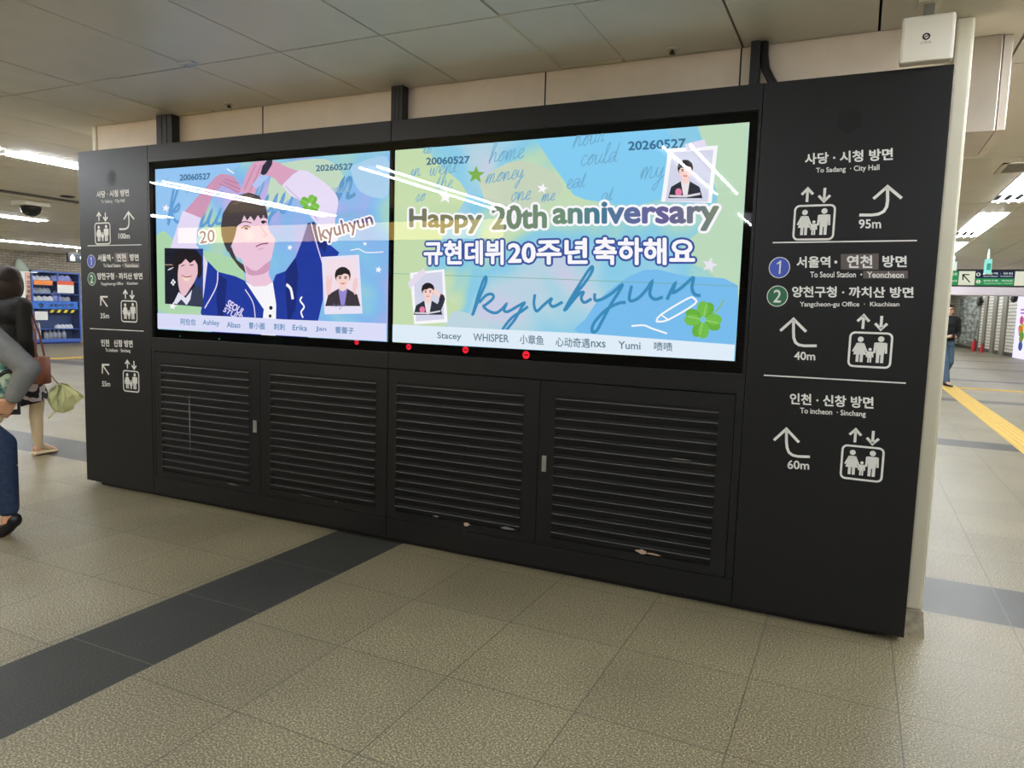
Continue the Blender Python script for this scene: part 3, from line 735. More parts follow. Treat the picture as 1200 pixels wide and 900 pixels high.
p.poly(HAIR, [(350, 430), (380, 448), (402, 500), (430, 520), (440, 556), (412, 530), (380, 488)])
p.poly((100, 88, 86), [(380, 272), (420, 244), (470, 240), (440, 256), (400, 276)], 3)
p.poly(SKIN, [(382, 440), (402, 444), (416, 462), (420, 492), (404, 490), (388, 468)], 3)               # ear
p.line((40, 34, 44), [(420, 372), (440, 362), (458, 368)], 0.008); p.line((40, 34, 44), [(500, 346), (512, 342), (524, 348)], 0.008)
p.ell((40, 30, 44), 441, 372, 8, 5); p.ell((40, 30, 44), 510, 348, 7, 5)
p.line((60, 46, 56), [(408, 356), (434, 344), (462, 350)], 0.006); p.line((60, 46, 56), [(496, 328), (514, 326), (528, 334)], 0.006)
p.line(SKIN_D, [(498, 360), (512, 384), (524, 398), (508, 404)], 0.007); p.poly((246, 214, 228), [(430, 390), (460, 384), (474, 402), (450, 420)], 3)
p.line((150, 60, 90), [(480, 446), (502, 436), (530, 432)], 0.008); p.line(SKIN_D, [(488, 458), (512, 452)], 0.006)
p.ell((30, 30, 50), 541, 695, 7, 8); p.ell((30, 30, 50), 538, 728, 6, 7)
p.text(LILAC, 'SEOUL', [(372, 662), (438, 704), (424, 728), (358, 686)], 0.03); p.text(LILAC, 'STUDIO', [(356, 692), (450, 742), (440, 762), (346, 708)], 0.02)
p.line(WHITE, [(604, 600), (622, 618), (630, 660)], 0.02, 3); p.line(WHITE, [(668, 650), (660, 665), (676, 690), (664, 712), (672, 735)], 0.012)
p.build('man_picture', SL)
p = Pic(C5)
p.poly((222, 224, 252), [(77, 716), (420, 732), (600, 742), (1010, 758), (1010, 831), (77, 778)])
INK = (72, 132, 178)
for t_, a, b, ya in (('阿包包', 175, 236, 752), ('Ashley', 265, 332, 758), ('Abao', 363, 417, 764), ('曹小圈', 452, 516, 768), ('刺刺', 553, 597, 772), ('Erika', 630, 688, 776), ('Jan', 724, 766, 782), ('蕾蕾子', 803, 878, 786)):
    h_ = 11 if t_ in ('Abao', 'Jan', 'Erika') else 13; sl = (b - a) * 0.05
    p.text(INK, t_, [(a, ya - h_ - sl / 2), (b, ya - h_ + sl / 2), (b, ya + h_ + sl / 2), (a, ya + h_ - sl / 2)], 0.012)
p.build('name_band', SL)
p = Pic(C5); DATE = (58, 110, 150)
p.text(DATE, '20060527', [(172, 154), (295, 148), (295, 172), (172, 178)], 0.03); p.text(DATE, '20260527', [(725, 116), (873, 108), (873, 132), (725, 140)], 0.03)
p.build('date_lettering', SL)
p = Pic(C5)
p.text((96, 84, 120), '20', [(252, 384), (312, 376), (314, 426), (254, 434)], 0.01, (WHITE, 0.09))
p.text((108, 84, 128), 'kyuhyun', [(732, 366), (946, 306), (962, 372), (748, 440)], 0.02, (WHITE, 0.09))
p.build('name_sticker', SL)
def portrait(p, cx, cy, s, suit, tie, back=None, skin=(250, 214, 206), hair=(36, 32, 34)):
    """small bust: cx, cy the chin, s the face height"""
    p.poly(suit, [(cx - s * 1.15, cy + s * 1.35), (cx - s * 0.95, cy + s * 0.6), (cx - s * 0.3, cy + s * 0.22), (cx + s * 0.3, cy + s * 0.22), (cx + s * 0.95, cy + s * 0.6), (cx + s * 1.15, cy + s * 1.35)])
    p.poly(tie, [(cx - s * 0.3, cy + s * 0.2), (cx + s * 0.3, cy + s * 0.2), (cx + s * 0.12, cy + s * 1.3), (cx - s * 0.12, cy + s * 1.3)])
    p.poly(skin, [(cx - s * .2, cy - s * .2), (cx + s * .2, cy - s * .2), (cx + s * .24, cy + s * .25), (cx, cy + s * .4), (cx - s * .24, cy + s * .25)])
    p.ell(hair, cx, cy - s * 0.66, s * 0.52, s * 0.56)
    p.poly(skin, [(cx - s * .4, cy - s * .75), (cx + s * .4, cy - s * .75), (cx + s * .42, cy - s * .4), (cx + s * .3, cy - s * .1), (cx, cy + s * .06), (cx - s * .3, cy - s * .1), (cx - s * .42, cy - s * .4)], 3)
    p.poly(hair, [(cx - s * .46, cy - s * .45), (cx - s * .45, cy - s), (cx, cy - s * 1.2), (cx + s * .45, cy - s), (cx + s * .46, cy - s * .45), (cx + s * .36, cy - s * .72), (cx + s * .1, cy - s * .8), (cx - s * .05, cy - s * .68), (cx - s * .3, cy - s * .66)])
    for q in (-1, 1): p.ell((40, 30, 30), cx + q * s * .18, cy - s * .46, s * .07, s * .04); p.line(hair, [(cx + q * s * .1, cy - s * .56), (cx + q * s * .28, cy - s * .56)], s * 0.0001, 0)
    p.line((210, 90, 96), [(cx - s * .14, cy - s * .16), (cx, cy - s * .12), (cx + s * .14, cy - s * .16)], s * 0.0001, 3)
p = Pic(C5)
p.poly((26, 30, 44), [(110, 452), (267, 455), (266, 692), (112, 678)]); p.poly((38, 66, 140), [(206, 455), (267, 456), (266, 640), (226, 660), (240, 540)])
p.line((190, 150, 120), [(112, 520), (160, 520)], 0.006, 0)
p.poly((54, 62, 84), [(150, 682), (186, 640), (250, 600), (266, 640), (266, 690)]); p.poly((232, 230, 246), [(146, 676), (168, 630), (196, 655), (222, 622), (214, 662), (200, 684), (178, 660), (160, 680)])
p.poly((238, 196, 206), [(170, 510), (196, 490), (236, 500), (246, 540), (236, 580), (214, 616), (190, 648), (170, 620), (164, 560)], 3)
p.poly((30, 26, 30), [(140, 500), (160, 466), (200, 456), (240, 460), (262, 490), (262, 560), (246, 580), (244, 520), (232, 500), (214, 514), (196, 496), (178, 516), (166, 520), (160, 560), (146, 540)])
p.line((60, 40, 50), [(178, 526), (192, 520)], 0.006, 0); p.line((60, 40, 50), [(212, 522), (228, 520)], 0.006, 0)
p.poly((246, 224, 200), [(182, 566), (216, 570), (206, 588), (190, 584)]); p.line((150, 60, 70), [(180, 562), (198, 570), (220, 566)], 0.006)
p.line(WHITE, [(124, 542), (134, 534), (132, 540), (146, 530)], 0.006, 0); p.text(WHITE, '❖', [(134, 578), (156, 576), (156, 604), (136, 608)], 0.0)
p.build('dark_photo', SL)
p = Pic(C5)
p.poly((236, 230, 250), [(748, 488), (900, 479), (914, 718), (760, 721)]); p.poly((246, 226, 236), [(764, 500), (886, 492), (899, 668), (772, 674)])
portrait(p, 834, 604, 62, (62, 54, 62), (150, 140, 214))
p.poly((246, 206, 206), [(766, 600), (770, 566), (776, 560), (780, 590), (786, 560), (792, 566), (788, 604), (784, 640), (768, 644)]); p.poly((246, 206, 206), [(874, 606), (880, 576), (892, 572), (896, 600), (888, 622), (884, 644), (876, 630)])
p.line((120, 120, 170), [(790, 690), (800, 678), (806, 692), (818, 680), (822, 700), (836, 684), (858, 688)], 0.003)
p.build('polaroid_photo', SL)
p = Pic(C5)
def clover(p, cx, cy, r, rot=0.0, stem=None):
    if stem: p.line((140, 190, 110), stem, 0.007)
    for k in range(4):
        a = rot + k * PI / 2; x, y = cx + math.cos(a) * r * .58, cy + math.sin(a) * r * .58
        px_, py_ = -math.sin(a), math.cos(a)
        p.ell((104, 178, 62), x + px_ * r * .14, y + py_ * r * .14, r * .44, r * .32, a + .2); p.ell((116, 192, 74), x - px_ * r * .14, y - py_ * r * .14, r * .44, r * .32, a - .2)
        p.line((150, 212, 110), [(cx + math.cos(a) * r * .1, cy + math.sin(a) * r * .1), (cx + math.cos(a) * r * .85, cy + math.sin(a) * r * .85)], r * .0001, 0)
clover(p, 700, 275, 40, 0.5)
for a in ((117, 290, 17), (620, 450, 13), (145, 688, 17), (980, 540, 15), (925, 435, 10)): p.star(WHITE, *a)
p.line(WHITE, [(866, 462), (900, 456), (930, 470), (1000, 468)], 0.006); p.line(WHITE, [(364, 130), (394, 150)], 0.008, 0)
p.build('sticker_decor', SL)

# ----- right picture
Pic.Y = 0.0242; Pic.X = (2.8422, 4.8418)
p = Pic(C6)
p.poly((198, 222, 176), [(24, 98), (120, 92), (170, 140), (260, 230), (210, 330), (120, 520), (240, 600), (160, 660), (24, 655)], 3)
p.poly((200, 214, 190), [(300, 190), (420, 130), (540, 170), (560, 240), (430, 290), (330, 270)], 4)
p.poly((132, 206, 244), [(480, 60), (900, 28), (890, 250), (640, 255), (570, 190)], 3)
p.poly((190, 220, 190), [(1000, 16), (1166, 6), (1140, 520), (1030, 480), (940, 420), (1060, 300), (1040, 150)], 3)
p.poly((120, 190, 240), [(640, 640), (700, 560), (830, 480), (960, 500), (1130, 530), (1118, 730), (640, 690)], 3)
p.poly((192, 216, 226), [(200, 640), (230, 610), (330, 650), (300, 690), (200, 680)], 3)
p.line((120, 170, 150), [(26, 492), (500, 508), (1128, 532)], 0.003, 0)
p.build('torn_paper_patches', SR)
p = Pic(C6); GH = (112, 172, 208)
for w_, x_, y_, s_, sl in (('home', 330, 140, 34, .16), ('could', 622, 148, 34, .12), ('hour', 600, 90, 34, .2), ('eat', 578, 222, 32, .1), ('money', 320, 205, 30, .16), ('went', 140, 180, 30, .12), ('the', 160, 222, 28, .05), ('one', 400, 262, 30, .1), ('my', 815, 190, 40, .05), ('in', 80, 180, 26, 0), ('at', 690, 262, 28, .1), ('me', 500, 262, 24, .1), ('so', 96, 262, 24, .1), ('to', 120, 110, 24, .1)):
    script(p, GH, w_, x_, y_, s_, 0.005, sl)
p.build('ghost_handwriting', SR)
# the big handwritten name, traced in order
def C7(x, y): p_ = hit(540 + x / 3.75, 300 + y / 3.75, 1, 0.012); return (p_.x, p_.z)
p = Pic(C7); TL = (58, 140, 188)
for pts in ([(46, 262), (58, 222), (76, 160), (98, 100), (108, 94), (104, 122), (76, 188), (50, 256)],
            [(76, 206), (108, 172), (134, 168), (138, 186), (106, 214), (96, 222), (120, 242), (150, 250), (176, 234), (196, 212), (186, 238), (204, 244), (244, 222), (276, 206), (262, 228), (236, 276), (194, 330), (168, 376), (164, 358), (186, 314), (222, 270), (262, 244), (292, 222)],
            [(322, 168), (318, 212), (330, 242), (358, 218), (394, 188), (388, 208), (404, 222), (444, 202)],
            [(450, 242), (478, 190), (520, 122), (556, 66), (574, 46), (574, 66), (546, 112), (494, 178), (458, 236), (490, 196), (520, 164), (536, 160), (526, 184), (540, 204), (572, 188)],
            [(586, 164), (588, 194), (620, 188), (660, 164), (706, 126), (690, 160), (656, 214), (620, 282), (594, 328), (574, 330), (584, 292), (636, 236), (690, 208), (722, 204)],
            [(748, 130), (738, 192), (770, 190), (810, 152), (838, 112), (828, 166), (850, 190), (886, 180)],
            [(904, 192), (922, 152), (940, 120), (930, 160), (964, 142), (1000, 110), (1020, 96), (1014, 140), (1026, 168), (1052, 174)]):
    p.line(TL, pts, 0.0165, 5, False)
p.build('handwritten_name', SR)
p = Pic(C6)
GRAD = bpy.data.materials.new('rainbow_lettering'); GRAD.use_nodes = True; nt = GRAD.node_tree; b_ = nt.nodes['Principled BSDF']
b_.inputs['Base Color'].default_value = (0.01, 0.01, 0.01, 1); b_.inputs['Specular IOR Level'].default_value = 0
tc_ = nt.nodes.new('ShaderNodeTexCoord'); sp_ = nt.nodes.new('ShaderNodeSeparateXYZ'); mr_ = nt.nodes.new('ShaderNodeMapRange'); cr_ = nt.nodes.new('ShaderNodeValToRGB')
nt.links.new(tc_.outputs['Object'], sp_.inputs[0]); nt.links.new(sp_.outputs[0], mr_.inputs[0]); mr_.inputs[1].default_value = 2.95; mr_.inputs[2].default_value = 4.72
nt.links.new(mr_.outputs[0], cr_.inputs[0]); nt.links.new(cr_.outputs[0], b_.inputs['Emission Color']); b_.inputs['Emission Strength'].default_value = 1.0
e_ = cr_.color_ramp.elements; e_[0].position = 0; e_[0].color = lin((112, 118, 104)); e_[1].position = 1; e_[1].color = lin((124, 140, 116))
for q_, c_ in ((.1, (132, 128, 80)), (.25, (120, 134, 110)), (.55, (112, 146, 120)), (.66, (66, 124, 150)), (.76, (96, 110, 160)), (.86, (104, 96, 150)), (.94, (110, 120, 130))):
    k_ = e_.new(q_); k_.color = lin(c_)
p.text(GRAD, 'Happy', [(80, 286), (308, 288), (308, 362), (80, 360)], 0.035, (WHITE, 0.075))
p.text(GRAD, '20th', [(344, 278), (515, 272), (515, 344), (344, 350)], 0.035, (WHITE, 0.075))
p.text(GRAD, 'anniversary', [(540, 268), (1066, 258), (1066, 352), (540, 352)], 0.035, (WHITE, 0.075))
p.build('greeting_lettering', SR)
p = Pic(C6); BLU = (58, 84, 160)
for t_, q in (('규현데뷔', [(126, 390), (378, 386), (378, 462), (126, 462)]), ('20주년', [(396, 386), (646, 380), (646, 460), (396, 462)]), ('축하해요', [(670, 378), (990, 380), (990, 462), (670, 462)])):
    p.text(WHITE, t_, q, 0.032, (BLU, 0.075))
p.build('celebration_lettering', SR)
p = Pic(C6)
p.poly((226, 240, 252), [(22, 654), (640, 684), (1120, 720), (1117, 772), (22, 710)])
INK2 = (96, 124, 140)
for t_, a, b, ya, h_ in (('Stacey', 168, 244, 694, 13), ('WHISPER', 283, 396, 698, 12), ('小章鱼', 432, 508, 704, 15), ('心动奇遇', 547, 656, 713, 15), ('nxs', 660, 706, 719, 9), ('Yumi', 748, 818, 722, 12), ('啧啧', 862, 920, 726, 14)):
    sl = (b - a) * 0.045
    p.text(INK2, t_, [(a, ya - h_ - sl / 2), (b, ya - h_ + sl / 2), (b, ya + h_ + sl / 2), (a, ya + h_ - sl / 2)], 0.012)
p.build('name_band', SR)
p = Pic(C6)
p.text(DATE, '20060527', [(133, 122), (271, 116), (271, 138), (133, 144)], 0.03); p.text(DATE, '20260527', [(780, 70), (962, 60), (962, 88), (780, 97)], 0.03)
p.build('date_lettering', SR)
def photo_card(p, q, inner, cx, cy, s, wave):
    p.poly((250, 250, 254), q); p.poly((214, 216, 236), inner)
    suit = (46, 50, 62)
    portrait(p, cx, cy, s, suit, (236, 232, 236))
    p.ell((236, 130, 170), cx - s * .45, cy + s * .95, s * .22, s * .26)
    p.line((220, 216, 226), [(cx - s * 1.05, cy + s * 1.2), (cx, cy + s * 1.22), (cx + s * 1.0, cy + s * 1.05)], s * 0.00022, 3)
    if wave:
        p.line(suit, [(cx + s * .85, cy + s * .9), (cx + s * 1.15, cy + s * .1), (cx + s * .95, cy - s * .1)], s * 0.0009, 3)
        p.line((250, 214, 206), [(cx + s * .95, cy - s * .15), (cx + s * .45, cy - s * .62)], s * 0.0006, 0)
p = Pic(C6)
photo_card(p, [(80, 490), (190, 478), (201, 648), (94, 655)], [(92, 496), (183, 486), (190, 638), (100, 645)], 138, 570, 40, True)
p.poly((232, 222, 240), [(74, 520), (124, 474), (131, 492), (80, 542)])
p.build('salute_photo', SR)
p = Pic(C6)
photo_card(p, [(908, 92), (1066, 82), (1046, 266), (884, 262)], [(920, 104), (1052, 96), (1034, 262), (898, 262)], 962, 186, 48, False)
p.poly((230, 222, 244), [(960, 78), (1024, 62), (1030, 84), (968, 100)])
p.build('taped_photo', SR)
p = Pic(C6)
p.star((126, 178, 78), 292, 176, 30, 0.05); p.star(WHITE, 505, 220, 18); p.star(WHITE, 195, 246, 24, 0.1); p.star((236, 232, 244), 1040, 465, 26, 0.25)
clover(p, 1019, 640, 58, -1.35, [(1030, 640), (1062, 612), (1086, 576)])
p.line(WHITE, [(870, 646), (884, 624), (970, 572), (990, 572), (992, 590), (908, 640), (870, 646)], 0.009, 3); p.line(WHITE, [(884, 624), (908, 640)], 0.007, 0); p.line(WHITE, [(790, 660), (830, 658), (856, 668), (904, 684)], 0.009)
p.build('sticker_decor', SR)
# reflections of red and green gate signs, painted as glowing discs under the pictures
for (u, v), c, r_, sname, par in (((418, 401), (255, 30, 60), .016, 'red_gate_reflection', SL), ((479, 406.5), (255, 30, 60), .018, 'red_gate_reflection', SR), ((545.5, 410), (255, 30, 50), .02, 'red_gate_reflection', SR), ((616.5, 416), (255, 30, 50), .022, 'red_gate_reflection', SR), ((211, 394), (50, 150, 100), .006, 'green_gate_reflection', SL), ((257, 397), (50, 150, 100), .006, 'green_gate_reflection', SL)):
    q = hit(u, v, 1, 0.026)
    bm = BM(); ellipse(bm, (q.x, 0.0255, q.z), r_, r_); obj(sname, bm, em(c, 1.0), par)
    if r_ > .01: obj('gate_reflection_bar', face(BM(), [(q.x - r_ * .6, .025, q.z - r_ * .16), (q.x + r_ * .6, .025, q.z - r_ * .16), (q.x + r_ * .6, .025, q.z + r_ * .16), (q.x - r_ * .6, .025, q.z + r_ * .16)]), em((120, 10, 26), 1.0), par)

# posts from the kiosk up to the ceiling, and the bent cable
for (u0, u1), v0 in (((183, 201), 139), ((458.5, 471.5), 106), ((880, 891), 55)):
    x0 = hit(u0, v0, 1, 0.13).x; x1 = hit(u1, v0, 1, 0.13).x
    bm = BM(); box(bm, x0, x1, 0.13, 0.195, KT - 0.003, HC - 0.001)
    for q in (0.33, 0.66): box(bm, x0 + (x1 - x0) * q - .004, x0 + (x1 - x0) * q + .004, 0.127, 0.13, KT - 0.002, HC - 0.002)
    kpart('ceiling_post', bm, pm('post_black', (30, 30, 32), 0.5))
c0 = hit(895, 60, 1, 0.16); c1 = hit(910, 96, 1, 0.12)
tag(obj('power_cable', tube(BM(), [(c0.x, 0.165, HC + .01), (c0.x + .002, 0.163, HC - .06), (c0.x + .015, 0.15, HC - .13), (c0.x + .045, 0.13, HC - .19), (c0.x + .075, .115, KT - .0)], 0.020, 12), M_WIRE, None, True), 'bent black cable running from the ceiling into the kiosk top', 'cable')
# ================================================================== SMALL THINGS ABOUT THE KIOSK
t = thing('wireless_access_point', 'square white wireless unit hung over the top right kiosk corner', 'wireless unit', (5.545, -0.06, HC))
t.rotation_euler = (math.radians(-4), 0, 0)
ws = pm('white_plastic_case', (236, 230, 214), 0.35)
b_ = obj('case', box(BM(), -0.097, 0.097, -0.03, 0.025, -0.25, -0.062, 0.012), ws, t)
obj('mount_plate', box(BM(), -0.042, 0.042, -0.03, 0.05, -0.008, 0.0, 0.002), ws, t)
obj('mount_arm', box(BM(), -0.02, 0.02, -0.005, 0.03, -0.064, -0.006, 0.004), pm('grey_bracket', (150, 148, 140), 0.4, 0.6), t)
bm = BM(); prev = Pic.Y
ribbon(bm, [(0.0115 * math.cos(a) - .005, -0.0308, -0.152 + 0.0115 * math.sin(a)) for a in [2 * PI * k / 20 for k in range(20)]], 0.006, True)
ribbon(bm, [(-0.012, -0.0309, -.156), (-.007, -0.0309, -.152), (-.003, -0.0309, -.152), (.002, -0.0309, -.147)], 0.004)
obj('round_logo', bm, pm('logo_black', (20, 20, 24), 0.5), b_)
f_ = quad_fn([(-.022, -.171), (.014, -.171), (.014, -.181), (-.022, -.181)], lambda x, z: Vector((x, -0.0308, z)))
link('lettering', text_map('LTE-R', f_, 0.01), pm('logo_grey', (150, 146, 136), 0.5), b_)

def sprinkler(u, v, label):
    q = hit(u, v, 2, HC)
    t = thing('sprinkler_head', label, 'sprinkler', (q.x, q.y, HC))
    obj('escutcheon', lathe(BM(), [(0, 0), (0.036, 0), (0.034, -0.008), (0.018, -0.014), (0.018, -0.006), (0, -0.006)]), pm('white_metal', (215, 208, 192), 0.4), t, True)
    obj('deflector', lathe(BM(), [(0, -0.006), (0.007, -0.006), (0.008, -0.022), (0.015, -0.024), (0.015, -0.028), (0, -0.028)]), pm('dark_metal', (60, 56, 50), 0.4, 0.7), t, True)
sprinkler(268.5, 121, 'small round sprinkler in the ceiling above the left screen')
sprinkler(788, 56.5, 'small round sprinkler in the ceiling above the right screen')
q = hit(220, 73, 2, HC)
t = thing('ceiling_clip', 'small clear plastic fitting at a ceiling panel corner near the top left', 'ceiling fitting', (q.x, q.y, HC))
obj('clip_body', box(BM(), -0.05, 0.05, -0.022, 0.022, -0.012, 0, 0.004), pm('clear_plastic', (196, 204, 214), 0.15), t)
obj('clip_tab', box(BM(), -0.02, 0.02, -0.03, 0.03, -0.02, -0.012, 0.003), pm('clear_plastic', (196, 204, 214), 0.15), t)
# trim strips closing the lamp channels at the wall
for i, (x0, x1) in enumerate(((0.875, 1.205), (3.815, 4.16))):
    struct(obj('trim_%d' % (6 + i), box(BM(), x0, x1, 0.165, 0.19, HC - 0.004, HC + 0.03), pm('cream_edge_trim', (226, 220, 196), 0.4)))
    struct(obj('trim_%d' % (8 + i), box(BM(), x0 - .012, x0 + 0.0, -0.57, 0.19, HC - 0.006, HC + 0.03), pm('cream_edge_trim', (226, 220, 196), 0.4)))

# stainless shutter box on the end of the partition
t = thing('shutter_box', 'brushed stainless box at the ceiling beside the cream wall edge', 'shutter box', (5.80, 0.72, 2.34))
obj('steel_case', box(BM(), -0.075, 0.076, -0.29, 0.29, 0.0, HC - 2.342, 0.003), M_STEEL, t)
obj('side_flange', box(BM(), 0.082, 0.118, -0.275, 0.29, 0.004, HC - 2.342, 0.003), pm('satin_steel_light', (205, 195, 180), 0.4, 0.6), t)
obj('rear_channel', box(BM(), 0.074, 0.084, -0.25, 0.29, 0.01, HC - 2.342), M_SEAM, t)

# ================================================================== RIGHT PASSAGE
q0 = hit(1170, 203, 2, HC); 
t = thing('air_vent', 'square metal air vent in the ceiling at the right picture edge', 'air vent', (6.66, 3.83, HC))
bm = BM()
for s_ in (-1, 1):
    box(bm, s_ * 0.29 - .02, s_ * 0.29 + .02, -0.25, 0.25, -0.006, 0); box(bm, -0.31, 0.31, s_ * 0.23 - .02, s_ * 0.23 + .02, -0.006, 0)
obj('vent_frame', bm, pm('vent_white', (214, 208, 194), 0.4), t)
bm = BM()
for k in range(9): box(bm, -0.27, 0.27, -0.21 + k * 0.047, -0.19 + k * 0.047, -0.004, 0.0)
obj('vent_louver', bm, pm('vent_grey', (120, 112, 98), 0.5), t)

# hanging direction sign across the passage
SY = 14.0
def SG(u, v): p_ = hit(u, v, 1, SY); return Vector((p_.x, SY - 0.061, p_.z))
zt = SG(1150, 317.5).z; zb = SG(1150, 335).z
t = thing('hanging_direction_sign', 'long green and navy hanging sign with an arrow over the right passage', 'sign', (8.2, SY, zb))
xl, xr = SG(1085, 320).x, SG(1262, 320).x
def sg_box(name, u0, u1, f0, f1, mat, d=0.001):
    x0, x1 = SG(u0, 326).x, SG(u1, 326).x
    o = obj(name, box(BM(), x0 - 8.2, x1 - 8.2, -0.06 - d, -0.06, (zt - zb) * (1 - f1), (zt - zb) * (1 - f0)), mat, t); return o
obj('sign_box', box(BM(), xl - 8.2, xr - 8.2, -0.06, 0.06, -0.02, zt - zb + 0.03, 0.004), pm('sign_case', (20, 22, 28), 0.4), t)
for x in (xl + .3, xr - .3): obj('hanger_rod', tube(BM(), [(x - 8.2, 0, zt - zb), (x - 8.2, 0, HC - zb)], 0.012, 8), M_CHROME, t, True)
SGRN, SNVY, SWHT = em((46, 150, 84), 0.9), em((30, 40, 74), 0.9), em((226, 228, 206), 0.95)
pg = sg_box('green_field', 1085, 1122.5, 0.03, 0.97, SGRN)
pw = sg_box('arrow_field', 1123, 1142, 0.03, 0.97, SWHT)
pn = sg_box('navy_field', 1142.5, 1188, 0.03, 0.5, SNVY)
pg2 = sg_box('green_field', 1142.5, 1188, 0.5, 0.97, SGRN)
pw2 = sg_box('white_field', 1188.5, 1225, 0.03, 0.97, SWHT)
def sg(u, v, dy=0.0): p_ = SG(u, v); return Vector((p_.x - 8.2, -0.0625 - dy, p_.z - zb))
bm = BM(); ribbon(bm, [sg(1136, 331), sg(1128.5, 322.5)], 0.022); ribbon(bm, [sg(1128, 328.5), sg(1128, 322), sg(1135.5, 322)], 0.022)
obj('arrow_symbol', bm, em((24, 26, 26), 0.5), pw)
for par, (u, v), r_, dg in ((pg, (1107, 326.5), .085, '2'), (pn, (1146, 321.8), .038, '1'), (pg2, (1146, 330.2), .038, '2')):
    obj('line_badge', ellipse(BM(), sg(u, v), r_, r_, 24), SWHT, par)
    c = sg(u, v, .001); f_ = quad_fn([(-r_ * .3, r_ * .6), (r_ * .3, r_ * .6), (r_ * .3, -r_ * .6), (-r_ * .3, -r_ * .6)], lambda a, b: c + Vector((a, 0, b)))
    link('lettering', text_map(dg, f_, 0.02), em((30, 60, 60), 0.6), par)
for par, s_, (u0, u1, v0, v1) in ((pn, '서울역 · 연천', (1152, 1186, 319.5, 322)), (pn, 'Seoul Station · Yeoncheon', (1152, 1186, 323.2, 324.6)), (pg2, '양천구청 · 까치산', (1152, 1186, 328, 330.4)), (pg2, 'Yangcheon-gu Office · Kkachisan', (1152, 1186, 331.8, 333)), (pg, '시청', (1114, 1121, 319.8, 323)), (pg, 'City Hall', (1114, 1121, 328, 331))):
    f_ = quad_fn([(u0, v0), (u1, v0), (u1, v1), (u0, v1)], sg)
    link('lettering', text_map(s_, f_, 0.015), em((226, 236, 226), 0.9), par)
# lit emergency exit sign on a pole
for (u0, v0, v1, ey, lab) in ((1158.5, 304, 321, 11.5, 'narrow lit turquoise exit sign hanging before the green direction sign'), (1118, 307, 316.5, 13.0, 'small pale exit sign on a pole close to the cream wall edge')):
    q = hit(u0, v1, 1, ey); q2 = hit(u0, v0, 1, ey)
    t = thing('emergency_exit_sign', lab, 'exit sign', (q2.x, ey, q2.z)); hgt = q2.z - q.z
    lp = obj('lit_panel', box(BM(), -0.045, 0.045, -0.10, 0.10, -hgt, 0, 0.005), em((150, 236, 220) if u0 > 1130 else (222, 240, 232), 1.0), t)
    obj('case_rim', box(BM(), -0.052, 0.052, -0.09, 0.09, -hgt - .01, -hgt + .004), pm('white_metal', (215, 208, 192), 0.4), t)
    obj('hanging_pole', tube(BM(), [(0, 0, -.002), (0, 0, HC - q2.z)], 0.022, 10), pm('pale_pole', (220, 228, 220), 0.3), t, True)
    if u0 > 1130: obj('running_pictogram', box(BM(), -.03, .03, -.1006, -.1001, -hgt * .75, -hgt * .3), em((60, 160, 140), 1.0), lp)

# corridor wall fixtures
def on_wall(u0, u1, v0, v1, off=0.0):
    a = wall_local(u0, v0, off); b = wall_local(u1, v1, off); return min(a[0], b[0]), max(a[0], b[0]), b[1], a[1]
s0, _ = wall_local(1187.5, 400, 0.15)
zlo = wall_local(1187, 419, 0.15)[1]; zhi = wall_local(1191, 342, 0.15)[1]
t = thing('lightbox_poster', 'tall glowing white poster box on the right brick wall at the picture edge', 'lit poster', W0 + wd * 4 , wrot)
def wbox(name, a0, a1, d0, d1, z0, z1, mat, par, base, bev=0): 
    yy = wy(d0, d1); return obj(name, box(BM(), a0 - base, a1 - base, yy[0], yy[1], z0, z1, bev), mat, par)
pf = wbox('poster_frame', s0 - 8, s0, 0, 0.13, zlo - .12, zhi + .08, pm('frame_black', (26, 24, 30), 0.4), t, 4)
lp = wbox('lit_face', s0 - 7.95, s0 - .06, 0.13, 0.15, zlo, zhi, em((232, 228, 255), 1.15), t, 4)
def wp(s, z, off): return Vector((s - 4, off * SGN, z))
def wpx(u, v, off=0.152): a = wall_local(u, v, off); return wp(a[0], a[1], off)
rr = random.Random(4)
for col, (cu, cv, du, dv), n in (((220, 120, 60), (1196, 390, 3, 6), 7), ((90, 160, 70), (1196, 393, 4, 8), 8), ((230, 190, 60), (1197, 386, 3, 6), 6), ((200, 90, 150), (1198, 378, 2, 5), 4), ((70, 90, 150), (1195.5, 403, 1, 3), 3)):
    bm = BM()
    for k in range(n):
        c = wpx(cu + rr.uniform(-du, du) * .5, cv + rr.uniform(-dv, dv), 0.1525 + 0.0003 * k); R_ = rr.uniform(.07, .15)
        bm.faces.new([bm.verts.new(c + Vector((math.cos(a) * R_ * 2.4, 0, math.sin(a) * R_ * 1.5))) for a in [2 * PI * j / 9 for j in range(9)]])
    obj('bouquet_print', bm, em(col, 0.9), lp)
bm = BM()
for v0 in (362, 366): face(bm, [wpx(1196, v0), wpx(1203, v0), wpx(1203, v0 + 2), wpx(1196, v0 + 2)])
obj('poster_lettering', bm, em((190, 120, 210), 0.9), lp)
